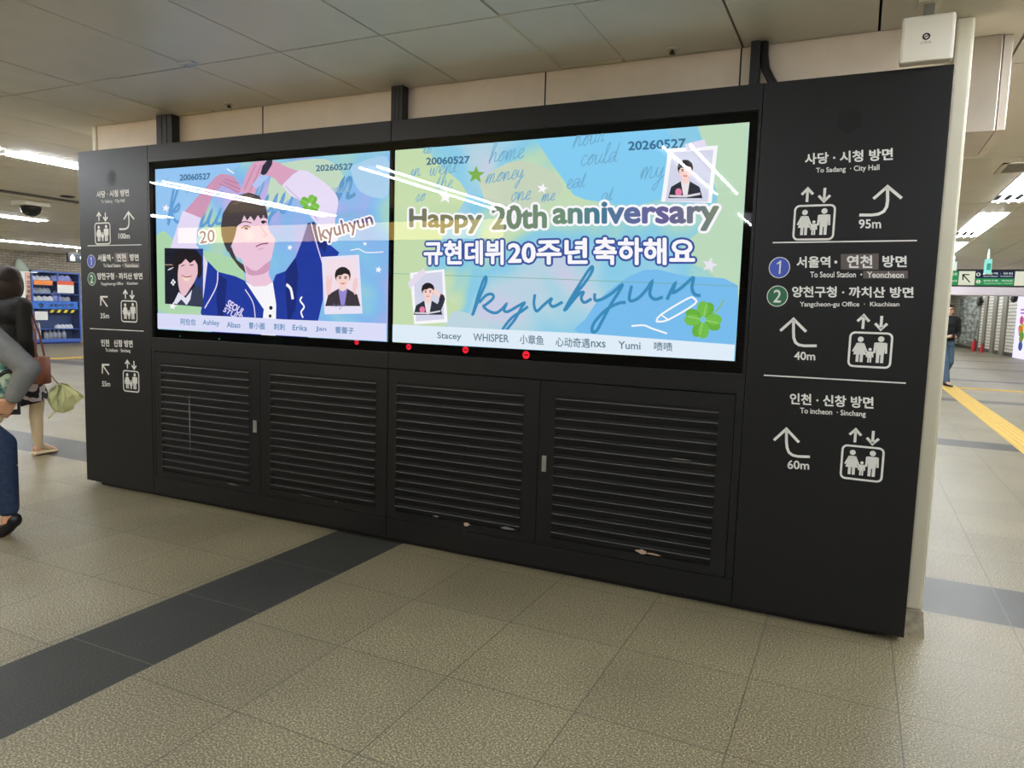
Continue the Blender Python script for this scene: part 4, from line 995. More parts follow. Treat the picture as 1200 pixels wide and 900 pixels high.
# etched glass display on the wall
a0, a1, z0, z1 = on_wall(1127, 1146, 348, 405)
def etched():
    m = bpy.data.materials.new('etched_mural'); m.use_nodes = True; nt = m.node_tree; b = nt.nodes['Principled BSDF']
    tc = nt.nodes.new('ShaderNodeTexCoord'); mp = nt.nodes.new('ShaderNodeMapping'); mp.inputs['Scale'].default_value = (0.6, 1, 3)
    nz = nt.nodes.new('ShaderNodeTexNoise'); nz.inputs['Scale'].default_value = 1.6; nz.inputs['Detail'].default_value = 5
    r = nt.nodes.new('ShaderNodeValToRGB'); e = r.color_ramp.elements; e[0].position = .42; e[0].color = lin((118, 124, 116)); e[1].position = .6; e[1].color = lin((196, 202, 194))
    nt.links.new(tc.outputs['Object'], mp.inputs[0]); nt.links.new(mp.outputs[0], nz.inputs['Vector']); nt.links.new(nz.outputs['Fac'], r.inputs[0]); nt.links.new(r.outputs[0], b.inputs['Base Color']); b.inputs['Roughness'].default_value = .25
    return m
t = thing('etched_mural', 'grey etched glass mural panel on the far passage wall', 'mural', W0 + wd * a0, wrot)
wbox('mural_frame', a0, a1, 0, 0.05, max(0.1, z0 - .1), min(3.1, z1 + .05), pm('grey_pilaster', (128, 124, 110), 0.5), t, a0)
wbox('mural_panel', a0 + .15, a1 - .15, 0.05, 0.07, max(0.2, z0), min(3.0, z1 - .05), etched(), t, a0)
# loudspeaker on the wall and the one near the poster
for (u, v, r_, lab) in ((1147.5, 353.5, 0.26, 'round black loudspeaker high on the far passage wall'), (1188, 349, 0.22, 'dark wall speaker at the upper edge of the glowing poster')):
    sa, za = wall_local(u, v, 0.2)
    t = thing('wall_speaker', lab, 'loudspeaker', W0 + wd * sa + wn * 0.2 + Vector((0, 0, za)), wrot)
    cone = lathe(BM(), [(0, 0.12), (r_ * .7, 0.12), (r_, 0.05), (r_, -0.05), (r_ * .5, -0.12), (0, -0.12)], n=16)
    bmesh.ops.rotate(cone, verts=cone.verts, cent=(0, 0, 0), matrix=Matrix.Rotation(math.radians(90 * SGN), 3, 'X'))
    obj('speaker_cone', cone, pm('speaker_black', (30, 28, 26), 0.5), t, False)
    yy = wy(-0.2, -0.08); obj('wall_bracket', box(BM(), -.05, .05, yy[0], yy[1], -.05, .05), M_DARK, t)
# fire extinguishers on the floor by the wall
for (u, v, lab, sc_) in ((1141, 407.5, 'larger red fire extinguisher on the floor by the far passage wall', .52), (1150.5, 409.5, 'smaller red fire extinguisher to the right of the larger one', .38)):
    q = W0 + wd * wall_local(u, v, .4)[0] + wn * .4
    t = thing('fire_extinguisher', lab, 'fire extinguisher', (q.x, q.y, 0)); t.scale = (sc_,) * 3
    obj('cylinder_body', lathe(BM(), [(0, 0), (.24, 0), (.26, .04), (.22, .12), (.2, .9), (.14, 1.05), (.07, 1.1), (0, 1.1)], n=16), pm('extinguisher_red', (206, 30, 44), 0.35), t, True)
    obj('valve_head', box(BM(), -.07, .07, -.05, .05, 1.1, 1.22, .01), M_DARK, t)
    obj('lever_handle', box(BM(), -.05, .2, -.03, .03, 1.22, 1.26, .01), M_DARK, t)
    obj('hose', tube(BM(), [(.08, 0, 1.15), (.24, 0, 1.0), (.28, 0, .6), (.24, 0, .35)], .03, 8), M_WIRE, t, True)
# door-like dark opening and pale end panels closing the corridor
q = hit(1109, 403.5, 2, 0)
struct(obj('wall_corridor_left', box(BM(), 4.6, 4.8, 17.7, 58, 0, 3.2), pm('far_wall_panel', (196, 192, 180), 0.5)))
EY = 54.0
xa, xb = hit(1118.5, 390, 1, EY).x, hit(1121.5, 390, 1, EY).x
struct(obj('door_1', box(BM(), xa, xb, EY - .1, EY, 0, hit(1120, 366, 1, EY).z), pm('door_black', (24, 22, 20), 0.5)))
struct(obj('wall_corridor_end', box(BM(), 4.6, 13.5, EY, EY + .2, 0, 3.2), pm('far_wall_panel', (196, 192, 180), 0.5)))
for y0 in (18.6, 22.5, 26.4, 30.3, 34.2, 38.1, 42, 46):  # unseen lamp rows, added to brighten the far corridor
    for x0 in (6.2, 9.4):
        ceiling_light(x0, x0 + .5, y0, y0 + 2.6, 'unseen ceiling light added to brighten the right corridor', 'added ceiling lights in the far corridor').location.z = 3.19

# ================================================================== LEFT BACKGROUND
CX = -16.9
def CB(u, v): p_ = hit(u, v, 0, CX); return p_.y, p_.z
cy0 = CB(39, 403)[0]; cy1 = CB(95.5, 400)[0]; cz1 = CB(60, 318)[1]
M_CABBLUE = pm('cabinet_blue', (70, 104, 190), 0.4); M_CABIN = pm('cabinet_inside_blue', (58, 78, 124), 0.6)
t = thing('relief_supply_cabinet', 'blue glass-front emergency supply cabinet against the left brick wall', 'cabinet', (CX - 0.22, (cy0 + cy1) / 2, 0))
OY = (cy0 + cy1) / 2; OX = CX - 0.22
def cb(name, x0, x1, y0, y1, z0, z1, mat, par, bev=0): return obj(name, box(BM(), x0 - OX, x1 - OX, y0 - OY, y1 - OY, z0, z1, bev), mat, par)
cm = (CB(68.5, 360)[0]); zmid = CB(60, 366)[1]; zb0 = CB(60, 399)[1]
bm = BM()
for (x0, x1, y0, y1, z0, z1) in ((CX - .44, CX - .42, cy0, cy1, 0.05, cz1), (CX - .44, CX, cy0, cy0 + .03, .05, cz1), (CX - .44, CX, cy1 - .03, cy1, .05, cz1), (CX - .44, CX, cy0, cy1, .05, .10), (CX - .44, CX, cy0, cy1, cz1 - .05, cz1)): box(bm, x0 - OX, x1 - OX, y0 - OY, y1 - OY, z0, z1)
obj('carcass', bm, M_CABIN, t)
cb('plinth', CX - .42, CX - .03, cy0 + .03, cy1 - .03, 0, .06, pm('cabinet_plinth_blue', (44, 60, 120), .5), t)
bm = BM(); fw = 0.045
for (y0, y1, z0, z1) in ((cy0, cy0 + fw, .1, cz1), (cy1 - fw, cy1, .1, cz1), (cm - fw / 2, cm + fw / 2, zmid, cz1), (cy0, cy1, cz1 - fw, cz1), (cy0, cy1, .06, .15)): box(bm, CX - OX, CX + .02 - OX, y0 - OY, y1 - OY, z0, z1)
obj('door_frame', bm, M_CABBLUE, t)
levels = [CB(60, v)[1] for v in (344, 353, 385.5)]
for z in levels: cb('shelf', CX - .42, CX - .03, cy0 + .03, cy1 - .03, z - .02, z, M_CABBLUE, t)
cb('glass_door', CX + .004, CX + .008, cy0 + fw, cy1 - fw, .15, cz1 - fw, GLASS, t)
def cplate(name, u0, u1, v0, v1, mat, par=t, d=.022):
    y0, y1 = CB(u0, 360)[0], CB(u1, 360)[0]; z1_, z0_ = CB((u0 + u1) / 2, v0)[1], CB((u0 + u1) / 2, v1)[1]
    return cb(name, CX + d, CX + d + .004, y0, y1, z0_, z1_, mat, par), (y0, y1, z0_, z1_)
def ctext(par, s_, u0, u1, v0, v1, mat, d=.0275):
    f_ = quad_fn([(u0, v0), (u1, v0), (u1, v1), (u0, v1)], lambda u, v: Vector((CX + d - OX, CB(u, v)[0] - OY, CB(u, v)[1])))
    link('lettering', text_map(s_, f_, .02), mat, par)
bnd, _ = cplate('title_band', 38.5, 90.5, 353.5, 362, pm('title_blue', (48, 112, 206), .4)); ctext(bnd, '구호용품 보관함', 53, 86, 355.5, 360, M_WHITE_VINYL); ctext(bnd, '❖', 44, 51, 355, 361, M_WHITE_VINYL)
hz, (hy0, hy1, hz0, hz1) = cplate('hazard_band', 56, 88, 363, 366.5, M_DARK)
bm = BM()
for k in range(4):
    a = hy0 + (k + .15) * (hy1 - hy0) / 4; w_ = (hy1 - hy0) / 9
    face(bm, [(CX + .0265 - OX, a - OY, hz0), (CX + .0265 - OX, a + w_ - OY, hz0), (CX + .0265 - OX, a + w_ * 1.7 - OY, hz1), (CX + .0265 - OX, a + w_ * .7 - OY, hz1)])
obj('hazard_stripe', bm, pm('hazard_yellow', (224, 206, 60), .5), hz)
o_, _ = cplate('orange_notice', 40, 62, 328.5, 334, pm('notice_orange', (240, 140, 64), .5))
n1, _ = cplate('red_header_notice', 67.5, 86.5, 330, 343.5, M_WHITE_VINYL); h1, _ = cplate('notice_header', 67.5, 86.5, 329.5, 334, pm('notice_red', (232, 96, 58), .5), n1, .027)
cplate('small_notice', 40, 55, 365, 375, M_WHITE_VINYL)
# pouches, masks and bottles on the cabinet's shelves
pw_ = [pm('pouch_white', (226, 228, 230), .4), pm('pouch_grey', (160, 166, 176), .4), pm('pouch_blue', (150, 160, 214), .4)]
POUCH = {}
def supply(u, z, w, h, mat, kind, lab, grp):
    y = CB(u, 360)[0]; key = (kind, mat.name, round(w, 3), round(h, 3))
    if key not in POUCH:
        bm = BM()
        if kind == 'relief_pouch':
            lathe(bm, [(0, 0), (.42, 0), (.5, .12), (.48, .45), (.36, .8), (.14, .97), (0, 1)], n=12)
            for v in bm.verts: v.co.x *= .2; v.co.y *= w; v.co.z *= h * (1 + .12 * math.sin(v.co.y * 40))
        else: lathe(bm, [(0, 0), (.5 * w, 0), (.5 * w, .6 * h), (.2 * w, .8 * h), (.2 * w, h), (0, h)], n=12)
        me = bpy.data.meshes.new(kind); bm.to_mesh(me); bm.free(); me.materials.append(mat)
        for p_ in me.polygons: p_.use_smooth = True
        POUCH[key] = me
    o = bpy.data.objects.new(kind, POUCH[key]); COL.objects.link(o); o.location = (CX - .22, y, z); tag(o, lab, 'relief supply', grp)
zl = [CB(60, 328)[1] - .02] 
cb('shelf', CX - .42, CX - .03, cy0 + .03, cy1 - .03, zl[0] - .02, zl[0], M_CABBLUE, t)
for u in (43, 49, 55, 60): supply(u, zl[0], .26, .13, pw_[0], 'relief_pouch', 'white pouch on the top shelf of the blue cabinet, left half', 'pouches on the top shelf')
for u in (71, 78, 84): supply(u, zl[0], .32, .18, pw_[2], 'relief_pouch', 'lilac pouch on the top shelf of the blue cabinet, right half', 'lilac pouches on the top shelf')
for u in (42, 47, 52, 57, 61): supply(u, levels[0], .2, .16, pw_[1], 'relief_pouch', 'grey bundle above the cabinet’s second shelf board', 'bundles on the second shelf')
for u in (43, 50, 57, 63): supply(u, levels[1], .24, .15, pw_[0], 'relief_pouch', 'white bundle directly above the blue title band', 'bundles above the title band')
for u in (69, 73): supply(u, levels[1], .22, .30, pw_[2], 'relief_pouch', 'lilac bag standing above the blue title band', 'lilac bags above the title band')
for u in (79, 84): supply(u, levels[1], .18, .14, pw_[1], 'relief_pouch', 'grey pouch at the right above the blue title band', 'grey pouches above the title band')
for u in (72, 77, 82, 86): supply(u, levels[2], .2, .13, pw_[0], 'relief_pouch', 'white folded pack on the lower cabinet shelf', 'folded packs on the lower shelf')
for u in (58, 63, 68, 73, 79): supply(u, .105, .13, .34, pw_[1], 'water_bottle', 'clear grey bottle standing at the bottom of the blue cabinet', 'bottles at the cabinet bottom')
for u in (43, 49): supply(u, .105, .13, .55, pw_[0], 'relief_pouch', 'tall white bag at the lower left of the blue cabinet', 'tall bags in the cabinet')
# notice stands left of the cabinet
for (u0, u1, c, lab, d_) in ((20, 31.5, (232, 234, 226), 'plain white notice board beside the pink lettered one', .10), (31.8, 38.2, (236, 190, 170), 'narrow pink notice board with dark vertical lettering by the cabinet', .12)):
    y0, y1 = CB(u0, 360)[0], CB(u1, 360)[0]; z1_, z0_ = CB(30, 319)[1], CB(30, 361)[1]
    tt = thing('notice_board', lab, 'notice board', (CX - .05, (y0 + y1) / 2, 0)); hw = (y1 - y0) / 2
    bd = obj('board', box(BM(), -.02, .02, -hw, hw, z0_, z1_, .004), pm('board_%d' % c[1], c, .5), tt)
    for s_ in (-1, 1): obj('leg', tube(BM(), [(0, s_ * hw * .8, 0), (0, s_ * hw * .8, z0_ + .02)], .02, 8), M_CHROME, tt, True)
    if u0 > 30:
        for k, ch in enumerate('구호용품보관함'):
            zc = z1_ - .1 - k * (z1_ - z0_ - .1) / 7
            f_ = quad_fn([(-.055, zc), (.055, zc), (.055, zc - .1), (-.055, zc - .1)], lambda a, b: Vector((.0215, a, b)))
            link('lettering', text_map(ch, f_, .02), pm('dark_red_ink', (110, 60, 60), .5), bd)
# draped cloth cone on the cabinet top, small dark sign above it
q = hit(26, 318, 0, CX - .2)
bm = lathe(BM(), [(0, 0), (.22, 0), (.2, .1), (.12, .28), (.06, .36), (0, .38)], n=10)
for v in bm.verts: v.co.y += v.co.z * -.25; v.co.x *= .7
o_ = obj('folded_cover', bm, pm('sage_cloth', (170, 182, 166), .7), None, True); o_.location = (CX - .2, q.y, q.z + .0); tag(o_, 'pale green peaked cloth cover above the notice boards', 'cloth cover')
tt = thing('cover_bracket', 'narrow ledge under the pale green cloth cover', 'ledge', (-17.2, q.y, q.z - .03)); obj('ledge_board', box(BM(), -.2, .35, -.3, .3, 0, .03), pm('board_234', (232, 234, 226), .5), tt)
q = hit(90.5, 302, 0, -14.0)
tt = thing('black_pictogram_sign', 'small black hanging sign with white round pictograms above the cabinet', 'sign', (-14.0, q.y, q.z))
sgn = obj('sign_box', box(BM(), -.03, .03, -.28, .28, -.14, .12, .01), pm('sign_case', (20, 22, 28), 0.4), tt)
obj('hanger_rod', tube(BM(), [(0, 0, .11), (0, 0, HC - q.z)], .012, 8), M_CHROME, tt, True)
bm = BM()
pts = [(.031, .12 + .06 * math.cos(a), .075 * math.sin(a)) for a in [2 * PI * k / 16 for k in range(16)]]
va = [bm.verts.new(p_) for p_ in pts]; vb = [bm.verts.new((.031, .12 + (p_[1] - .12) * .45, p_[2] * .45)) for p_ in pts]
for k in range(16): bm.faces.new((va[k], va[(k + 1) % 16], vb[(k + 1) % 16], vb[k]))
obj('round_pictogram', bm, M_WHITE_VINYL, sgn)
bm = BM(); face(bm, [(.031, -.22, -.1), (.031, -.08, -.1), (.031, -.08, .0), (.031, -.15, .09), (.031, -.22, .0)]); obj('arrow_pictogram', bm, pm('grey_vinyl_light', (150, 150, 140), .5), sgn)
# dome camera, dark ceiling spot
q = hit(36, 236, 2, HC)
t = thing('dome_camera', 'dark dome camera on a white ceiling mount over the left concourse', 'security camera', (q.x, q.y, HC))
obj('mount_box', box(BM(), -.17, .17, -.17, .17, -.07, 0, .01), M_WHITE_PLASTIC, t)
obj('dome', lathe(BM(), [(0, -.07), (.13, -.07), (.13, -.1), (.11, -.16), (.06, -.2), (0, -.21)], n=20), pm('smoked_dome', (26, 26, 28), .1), t, True)
q = hit(79, 230, 2, HC)
t = thing('ceiling_speaker', 'small dark round ceiling fitting just left of the kiosk', 'ceiling speaker', (q.x, q.y, HC))
obj('speaker_ring', lathe(BM(), [(0, 0), (.09, 0), (.085, -.012), (0, -.014)]), pm('dark_metal', (60, 56, 50), 0.4, 0.7), t, True)
obj('speaker_grille', lathe(BM(), [(0, -.0145), (.06, -.0145), (.055, -.018), (0, -.02)]), M_DARK, t, True)
# ================================================================== PEOPLE
def capsule(bm, a, b, ra, rb, n=14, flat=False):
    a, b = Vector(a), Vector(b); d = (b - a); L = d.length; d.normalize()
    pts, rs = [], []
    if not flat:
        for k in range(4):
            t = PI / 2 * (1 - k / 4); pts.append(a - d * ra * math.sin(t)); rs.append(max(ra * math.cos(t), ra * .02))
    for k in range(5): pts.append(a + d * L * k / 4); rs.append(ra + (rb - ra) * k / 4)
    if not flat:
        for k in range(1, 5):
            t = PI / 2 * k / 4; pts.append(b + d * rb * math.sin(t)); rs.append(max(rb * math.cos(t), rb * .02))
    b2 = BM(); tube(b2, pts, rs, n); me = bpy.data.meshes.new('tmp'); b2.to_mesh(me); b2.free(); bm.from_mesh(me); bpy.data.meshes.remove(me)
def ellipsoid(bm, c, r, rot=None):
    M = Matrix.Translation(Vector(c)) @ (rot.to_matrix().to_4x4() if rot else Matrix()) @ Matrix.Diagonal((*r, 1))
    bmesh.ops.create_icosphere(bm, subdivisions=3, radius=1.0, matrix=M)
def fuse(name, prims, voxel, mat, parent, smooth=3):
    """one continuous surface grown over overlapping limbs"""
    bm = BM()
    for p in prims:
        if p[0] == 'c': capsule(bm, *p[1:])
        else: ellipsoid(bm, *p[1:])
    me = bpy.data.meshes.new(name); bm.to_mesh(me); bm.free()
    o = bpy.data.objects.new(name, me); COL.objects.link(o)
    r = o.modifiers.new('r', 'REMESH'); r.mode = 'VOXEL'; r.voxel_size = voxel
    s = o.modifiers.new('s', 'SMOOTH'); s.iterations = smooth; s.factor = 0.5
    bpy.context.view_layer.update()
    m2 = bpy.data.meshes.new_from_object(o.evaluated_get(bpy.context.evaluated_depsgraph_get()))
    o.modifiers.clear(); o.data = m2; bpy.data.meshes.remove(me); m2.name = name
    m2.materials.clear(); m2.materials.append(mat)
    for p in m2.polygons: p.use_smooth = True
    o.parent = parent; return o
def hand(wrist, d, nrm, side, s=1.0, curl=0.7):
    """palm, four unequal bent fingers and a thumb; d points to the fingers, nrm out of the palm, side to the thumb"""
    d = Vector(d).normalized(); nrm = (Vector(nrm) - d * Vector(nrm).dot(d)).normalized(); sd = d.cross(nrm) * side; w = Vector(wrist); P = []
    for i, off in enumerate((0.030, 0.010, -0.010, -0.029)):
        kn = w + d * 0.088 * s + sd * off * s
        P.append(('c', w + sd * off * .55 * s + d * .01, kn, .015 * s, .0115 * s))
        ln = (.074, .081, .075, .060)[i] * s; c = kn; ang = curl * .5
        for f, r0 in ((.46, .0095), (.30, .0085), (.24, .0075)):
            v = d * math.cos(ang) + nrm * math.sin(ang); e = c + v * ln * f; P.append(('c', c, e, r0 * s, r0 * .9 * s)); c = e; ang += curl
    c = w + d * .022 * s + sd * .022 * s
    for v, l, r0 in ((d * .55 + sd * .75 + nrm * .35, .045, .014), (d * .8 + sd * .35 + nrm * .5, .034, .0105), (d * .9 + sd * .05 + nrm * .55, .028, .009)):
        e = c + v.normalized() * l * s; P.append(('c', c, e, r0 * s, r0 * .85 * s)); c = e
    return P
def head_prims(c, s, yaw):
    """c is the middle of the head; the face looks along +y turned by yaw"""
    R_ = Euler((0, 0, yaw)); f = lambda x, y, z: Vector(c) + R_.to_matrix() @ Vector((x, y, z)) * s
    return [('e', f(0, -.005, .02), (.077 * s, .094 * s, .1 * s), R_), ('e', f(0, .02, -.055), (.058 * s, .07 * s, .06 * s), R_), ('e', f(0, .058, -.095), (.028 * s, .024 * s, .022 * s), R_),
            ('c', f(0, .088, .012), f(0, .108, -.028), .011 * s, .015 * s), ('c', f(-.02, .09, -.062), f(.02, .09, -.062), .011 * s, .011 * s),
            ('e', f(-.08, -.005, -.01), (.014 * s, .024 * s, .034 * s), R_), ('e', f(.08, -.005, -.01), (.014 * s, .024 * s, .034 * s), R_),
            ('e', f(-.045, .058, -.02), (.03 * s, .03 * s, .03 * s), R_), ('e', f(.045, .058, -.02), (.03 * s, .03 * s, .03 * s), R_),
            ('c', f(-.055, .084, .03), f(.055, .084, .03), .013 * s, .013 * s)]
def face_parts(c, s, yaw, par, glasses=False):
    R_ = Euler((0, 0, yaw)); f = lambda x, y, z: Vector(c) + R_.to_matrix() @ Vector((x, y, z)) * s
    for q in (-1, 1):
        bm = BM(); ellipsoid(bm, f(q * .032, .087, .008), (.013 * s, .008 * s, .007 * s), R_); obj('eye', bm, pm('eye_dark', (34, 26, 24), .2), par, True)
        bm = BM(); capsule(bm, f(q * .016, .096, .033), f(q * .05, .088, .035), .005 * s, .004 * s, 8); obj('eyebrow', bm, pm('brow_dark', (36, 30, 28), .7), par, True)
    bm = BM(); capsule(bm, f(-.02, .1, -.062), f(.02, .1, -.062), .005 * s, .005 * s, 8); obj('mouth', bm, pm('lip', (170, 96, 88), .5), par, True)
    if glasses:
        bm = BM()
        for q in (-1, 1): tube(bm, [f(q * .034 + .026 * math.cos(a), .106, .006 + .02 * math.sin(a)) for a in [2 * PI * k / 12 for k in range(13)]], .0028 * s, 6); tube(bm, [f(q * .06, .104, .008), f(q * .084, .0, .008)], .0028 * s, 6)
        tube(bm, [f(-.008, .108, .008), f(.008, .108, .008)], .0028 * s, 6); obj('glasses', bm, M_DARK, par, True)
SKIN_M = pm('skin', (214, 170, 140), .5, 0, .04, 30); HAIR_M = pm('dark_hair', (34, 23, 18), .6, 0, .4, 120, .25)
def leg_prims(hip, knee, ankle, toe, rs=(.085, .058, .05, .036)):
    hip, knee, ankle, toe = map(Vector, (hip, knee, ankle, toe))
    calf = knee.lerp(ankle, .3) + Vector((0, -.015, 0))
    return [('c', hip, knee, rs[0], rs[1]), ('c', knee, calf, rs[1], rs[2]), ('c', calf, ankle, rs[2], rs[3]), ('c', ankle, toe, rs[3] * 1.05, .026), ('e', ankle + Vector((0, -.02, -.035)), (.034, .04, .035))]

# ---- woman walking away past the left end of the kiosk
heel = hit(41, 534, 2, 0); toe_ = hit(72, 528, 2, 0)
wh = math.atan2(-1.0, 0.0)  # placeholder, set from the shoe just below
dirv = (toe_ - heel); dirv.z = 0; dirv.normalize()
hd = math.atan2(dirv.y, dirv.x) - PI / 2                    # local +y points along the shoe
base = heel - dirv * 0.12 + Vector((dirv.y, -dirv.x, 0)) * -0.09
t = thing('person', 'woman in a black jacket and zebra-patterned skirt walking away left of the kiosk', 'person', (base.x, base.y, 0), hd)
WH = 1.0
Hd = (-.03, .02, 1.565)
prims = [('e', (0, 0, .96), (.165, .125, .15)), ('e', (0, 0, 1.12), (.135, .105, .16)), ('e', (0, -.01, 1.27), (.165, .115, .15)), ('c', (-.14, -.01, 1.36), (.14, -.01, 1.36), .062, .062), ('c', (0, -.01, 1.36), (0, .015, 1.48), .05, .047)]
prims += head_prims(Hd, 1.0, 1.0)
prims += leg_prims((.085, .0, .92), (.09, .16, .50), (.09, .16, .09), (.09, .30, .03)) + leg_prims((-.085, 0, .92), (-.085, .03, .50), (-.085, -.26, .16), (-.085, -.19, .035))
sh = (.185, -.01, 1.35); el = (.215, -.03, 1.07); wr = (.2, .06, .85)
prims += [('c', sh, el, .052, .042), ('c', el, wr, .042, .028)] + hand(wr, (0, .5, -.85), (-1, 0, -.2), 1, 1.0, 1.1)
sh2 = (-.185, -.01, 1.35); el2 = (-.22, -.12, 1.08); wr2 = (-.2, -.08, .84)
prims += [('c', sh2, el2, .052, .042), ('c', el2, wr2, .042, .028)] + hand(wr2, (0, .2, -1), (1, 0, 0), -1, 1.0, .5)
body = fuse('body', prims, .0065, SKIN_M, t, 4)
face_parts(Hd, 1.0, 1.0, body)
R_ = Euler((0, 0, 1.0)); hf = lambda x, y, z: Vector(Hd) + R_.to_matrix() @ Vector((x, y, z))
fuse('hair', [('e', hf(0, -.026, .04), (.104, .108, .108), R_), ('e', hf(0, -.055, -.05), (.102, .078, .12), R_), ('e', hf(-.085, -.01, -.03), (.034, .06, .1), R_), ('e', hf(.085, -.01, -.03), (.034, .06, .1), R_), ('c', hf(-.05, .06, .09), hf(.05, .06, .09), .03, .03), ('e', hf(0, -.06, -.12), (.092, .06, .07), R_)], .008, HAIR_M, t, 3)
J = pm('black_jacket', (17, 17, 18), .7, 0, .15, 30, .3)
fuse('jacket', [('e', (0, 0, .98), (.19, .15, .17)), ('e', (0, 0, 1.14), (.165, .135, .18)), ('e', (0, -.01, 1.28), (.19, .14, .15)), ('c', (-.16, -.01, 1.36), (.16, -.01, 1.36), .078, .078), ('c', (0, -.02, 1.36), (0, -.005, 1.40), .07, .06),
                ('c', sh, el, .07, .058), ('c', el, Vector(el).lerp(Vector(wr), .86), .058, .046), ('c', sh2, el2, .07, .058), ('c', el2, Vector(el2).lerp(Vector(wr2), .86), .058, .046)], .009, J, t, 3)
def zebra():
    m = bpy.data.materials.new('zebra_print'); m.use_nodes = True; nt = m.node_tree; b = nt.nodes['Principled BSDF']; b.inputs['Roughness'].default_value = .8
    tc = nt.nodes.new('ShaderNodeTexCoord'); mp = nt.nodes.new('ShaderNodeMapping'); mp.inputs['Rotation'].default_value = (.6, .5, .3)
    wv = nt.nodes.new('ShaderNodeTexWave'); wv.inputs['Scale'].default_value = 5.5; wv.inputs['Distortion'].default_value = 7; wv.inputs['Detail'].default_value = 2; wv.inputs['Detail Scale'].default_value = 1.2
    r = nt.nodes.new('ShaderNodeValToRGB'); r.color_ramp.interpolation = 'CONSTANT'; e = r.color_ramp.elements; e[0].color = lin((28, 26, 30)); e[1].position = .55; e[1].color = lin((206, 196, 200))
    nt.links.new(tc.outputs['Object'], mp.inputs[0]); nt.links.new(mp.outputs[0], wv.inputs['Vector']); nt.links.new(wv.outputs['Fac'], r.inputs[0]); nt.links.new(r.outputs[0], b.inputs['Base Color']); return m
bm = BM(); n = 40; rings = []
for k, (z, rx, ry, yo) in enumerate(((1.0, .17, .14, 0), (.9, .2, .17, 0), (.75, .21, .2, .0), (.62, .22, .25, .01), (.5, .23, .29, .02))):
    rings.append([bm.verts.new((rx * math.cos(a) * (1 + .05 * k * math.sin(a * 9) / 4), yo + ry * math.sin(a) * (1 + .05 * k * math.sin(a * 9) / 4), z + (.015 * math.sin(a * 4) if k == 4 else 0))) for a in [2 * PI * j / n for j in range(n)]])
for a, b in zip(rings, rings[1:]):
    for j in range(n): bm.faces.new((a[j], a[(j + 1) % n], b[(j + 1) % n], b[j]))
bmesh.ops.solidify(bm, geom=bm.faces[:], thickness=.006)
obj('skirt', bm, zebra(), t, True)
stk = pm('beige_stocking', (206, 188, 156), .6)
fuse('stocking', [('c', (.09, .14, .56), (.09, .16, .50), .066, .062), ('c', (.09, .16, .50), (.09, .145, .37), .062, .056), ('c', (.09, .145, .37), (.09, .16, .09), .056, .04), ('c', (.09, .16, .09), (.09, .26, .045), .038, .03)], .006, stk, t, 3)
fuse('stocking', [('c', (-.085, .03, .52), (-.085, -.06, .40), .062, .056), ('c', (-.085, -.06, .40), (-.085, -.26, .16), .056, .04), ('c', (-.085, -.26, .16), (-.085, -.22, .07), .038, .03)], .006, stk, t, 3)
shoe = pm('cream_flat_shoe', (222, 206, 172), .5)
def flat_shoe(ax, ay, az, pitch, mat, par, L=.25, sole=True):
    """low pointed shoe with its heel below the ankle (ax, ay, az); pitch lifts the heel"""
    bm = BM(); n = 16; rings = []
    for u, w_, h_ in ((0, .018, .03), (.04, .032, .05), (.12, .036, .055), (.3, .034, .05), (.5, .038, .04), (.7, .042, .036), (.88, .032, .03), (.97, .015, .022), (1, .004, .014)):
        rings.append([bm.verts.new((w_ * math.cos(a), -.06 + u * L, max(0.0, h_ / 2 + h_ / 2 * math.sin(a)))) for a in [2 * PI * j / n for j in range(n)]])
    for a, b in zip(rings, rings[1:]):
        for j in range(n): bm.faces.new((a[j], a[(j + 1) % n], b[(j + 1) % n], b[j]))
    bm.faces.new(rings[0][::-1]); bm.faces.new(rings[-1]); bmesh.ops.recalc_face_normals(bm, faces=bm.faces)
    M = Matrix.Translation((ax, ay, az)) @ Matrix.Rotation(-pitch, 4, 'X')
    bmesh.ops.transform(bm, matrix=M, verts=bm.verts); o = obj('shoe', bm, mat, par, True)
    bm = BM(); pts = [(.036 * math.cos(a) * (1 if math.sin(a) < 0 else .9), (-.06 + L / 2) + (L / 2) * math.sin(a), 0) for a in [2 * PI * j / 20 for j in range(20)]]
    prism(bm, pts, (0, 0, .008)); bmesh.ops.transform(bm, matrix=M, verts=bm.verts); obj('sole', bm, pm('sole_dark', (60, 50, 44), .7), o)
flat_shoe(.09, .16, 0.0, 0, shoe, t); flat_shoe(-.085, -.27, .10, .75, shoe, t)
# handbag and umbrella she carries
WM = Matrix.Translation(t.location) @ Matrix.Rotation(hd, 4, 'Z')
def wpix(u, v):          # point on the vertical plane through the woman's path
    d = CROT @ Vector(((u - 600) / FPX, -(v - 450) / FPX, -1)); nn = Vector((dirv.y, -dirv.x, 0)); p0 = Vector((base.x, base.y, 0)) + nn * .33
    k = (p0 - CAM_LOC).dot(nn) / d.dot(nn); return CAM_LOC + d * k
qa, qb = wpix(41, 418), wpix(55, 449)
t2 = thing('handbag', 'brown leather handbag at the side of the woman in black', 'handbag', ((qa.x + qb.x) / 2, (qa.y + qb.y) / 2, qb.z), hd)
hw = max(.06, (qb - qa).dot(dirv) / 2 + .015); hh = qa.z - qb.z
bm = BM(); prism(bm, [(-.045, -hw, 0), (-.045, hw, 0), (-.03, hw * .72, hh), (-.03, -hw * .72, hh)], (.09, 0, 0)); bmesh.ops.bevel(bm, geom=bm.edges[:], offset=.008, segments=2, affect='EDGES')
obj('bag_body', bm, pm('brown_leather', (112, 66, 48), .45), t2, True)
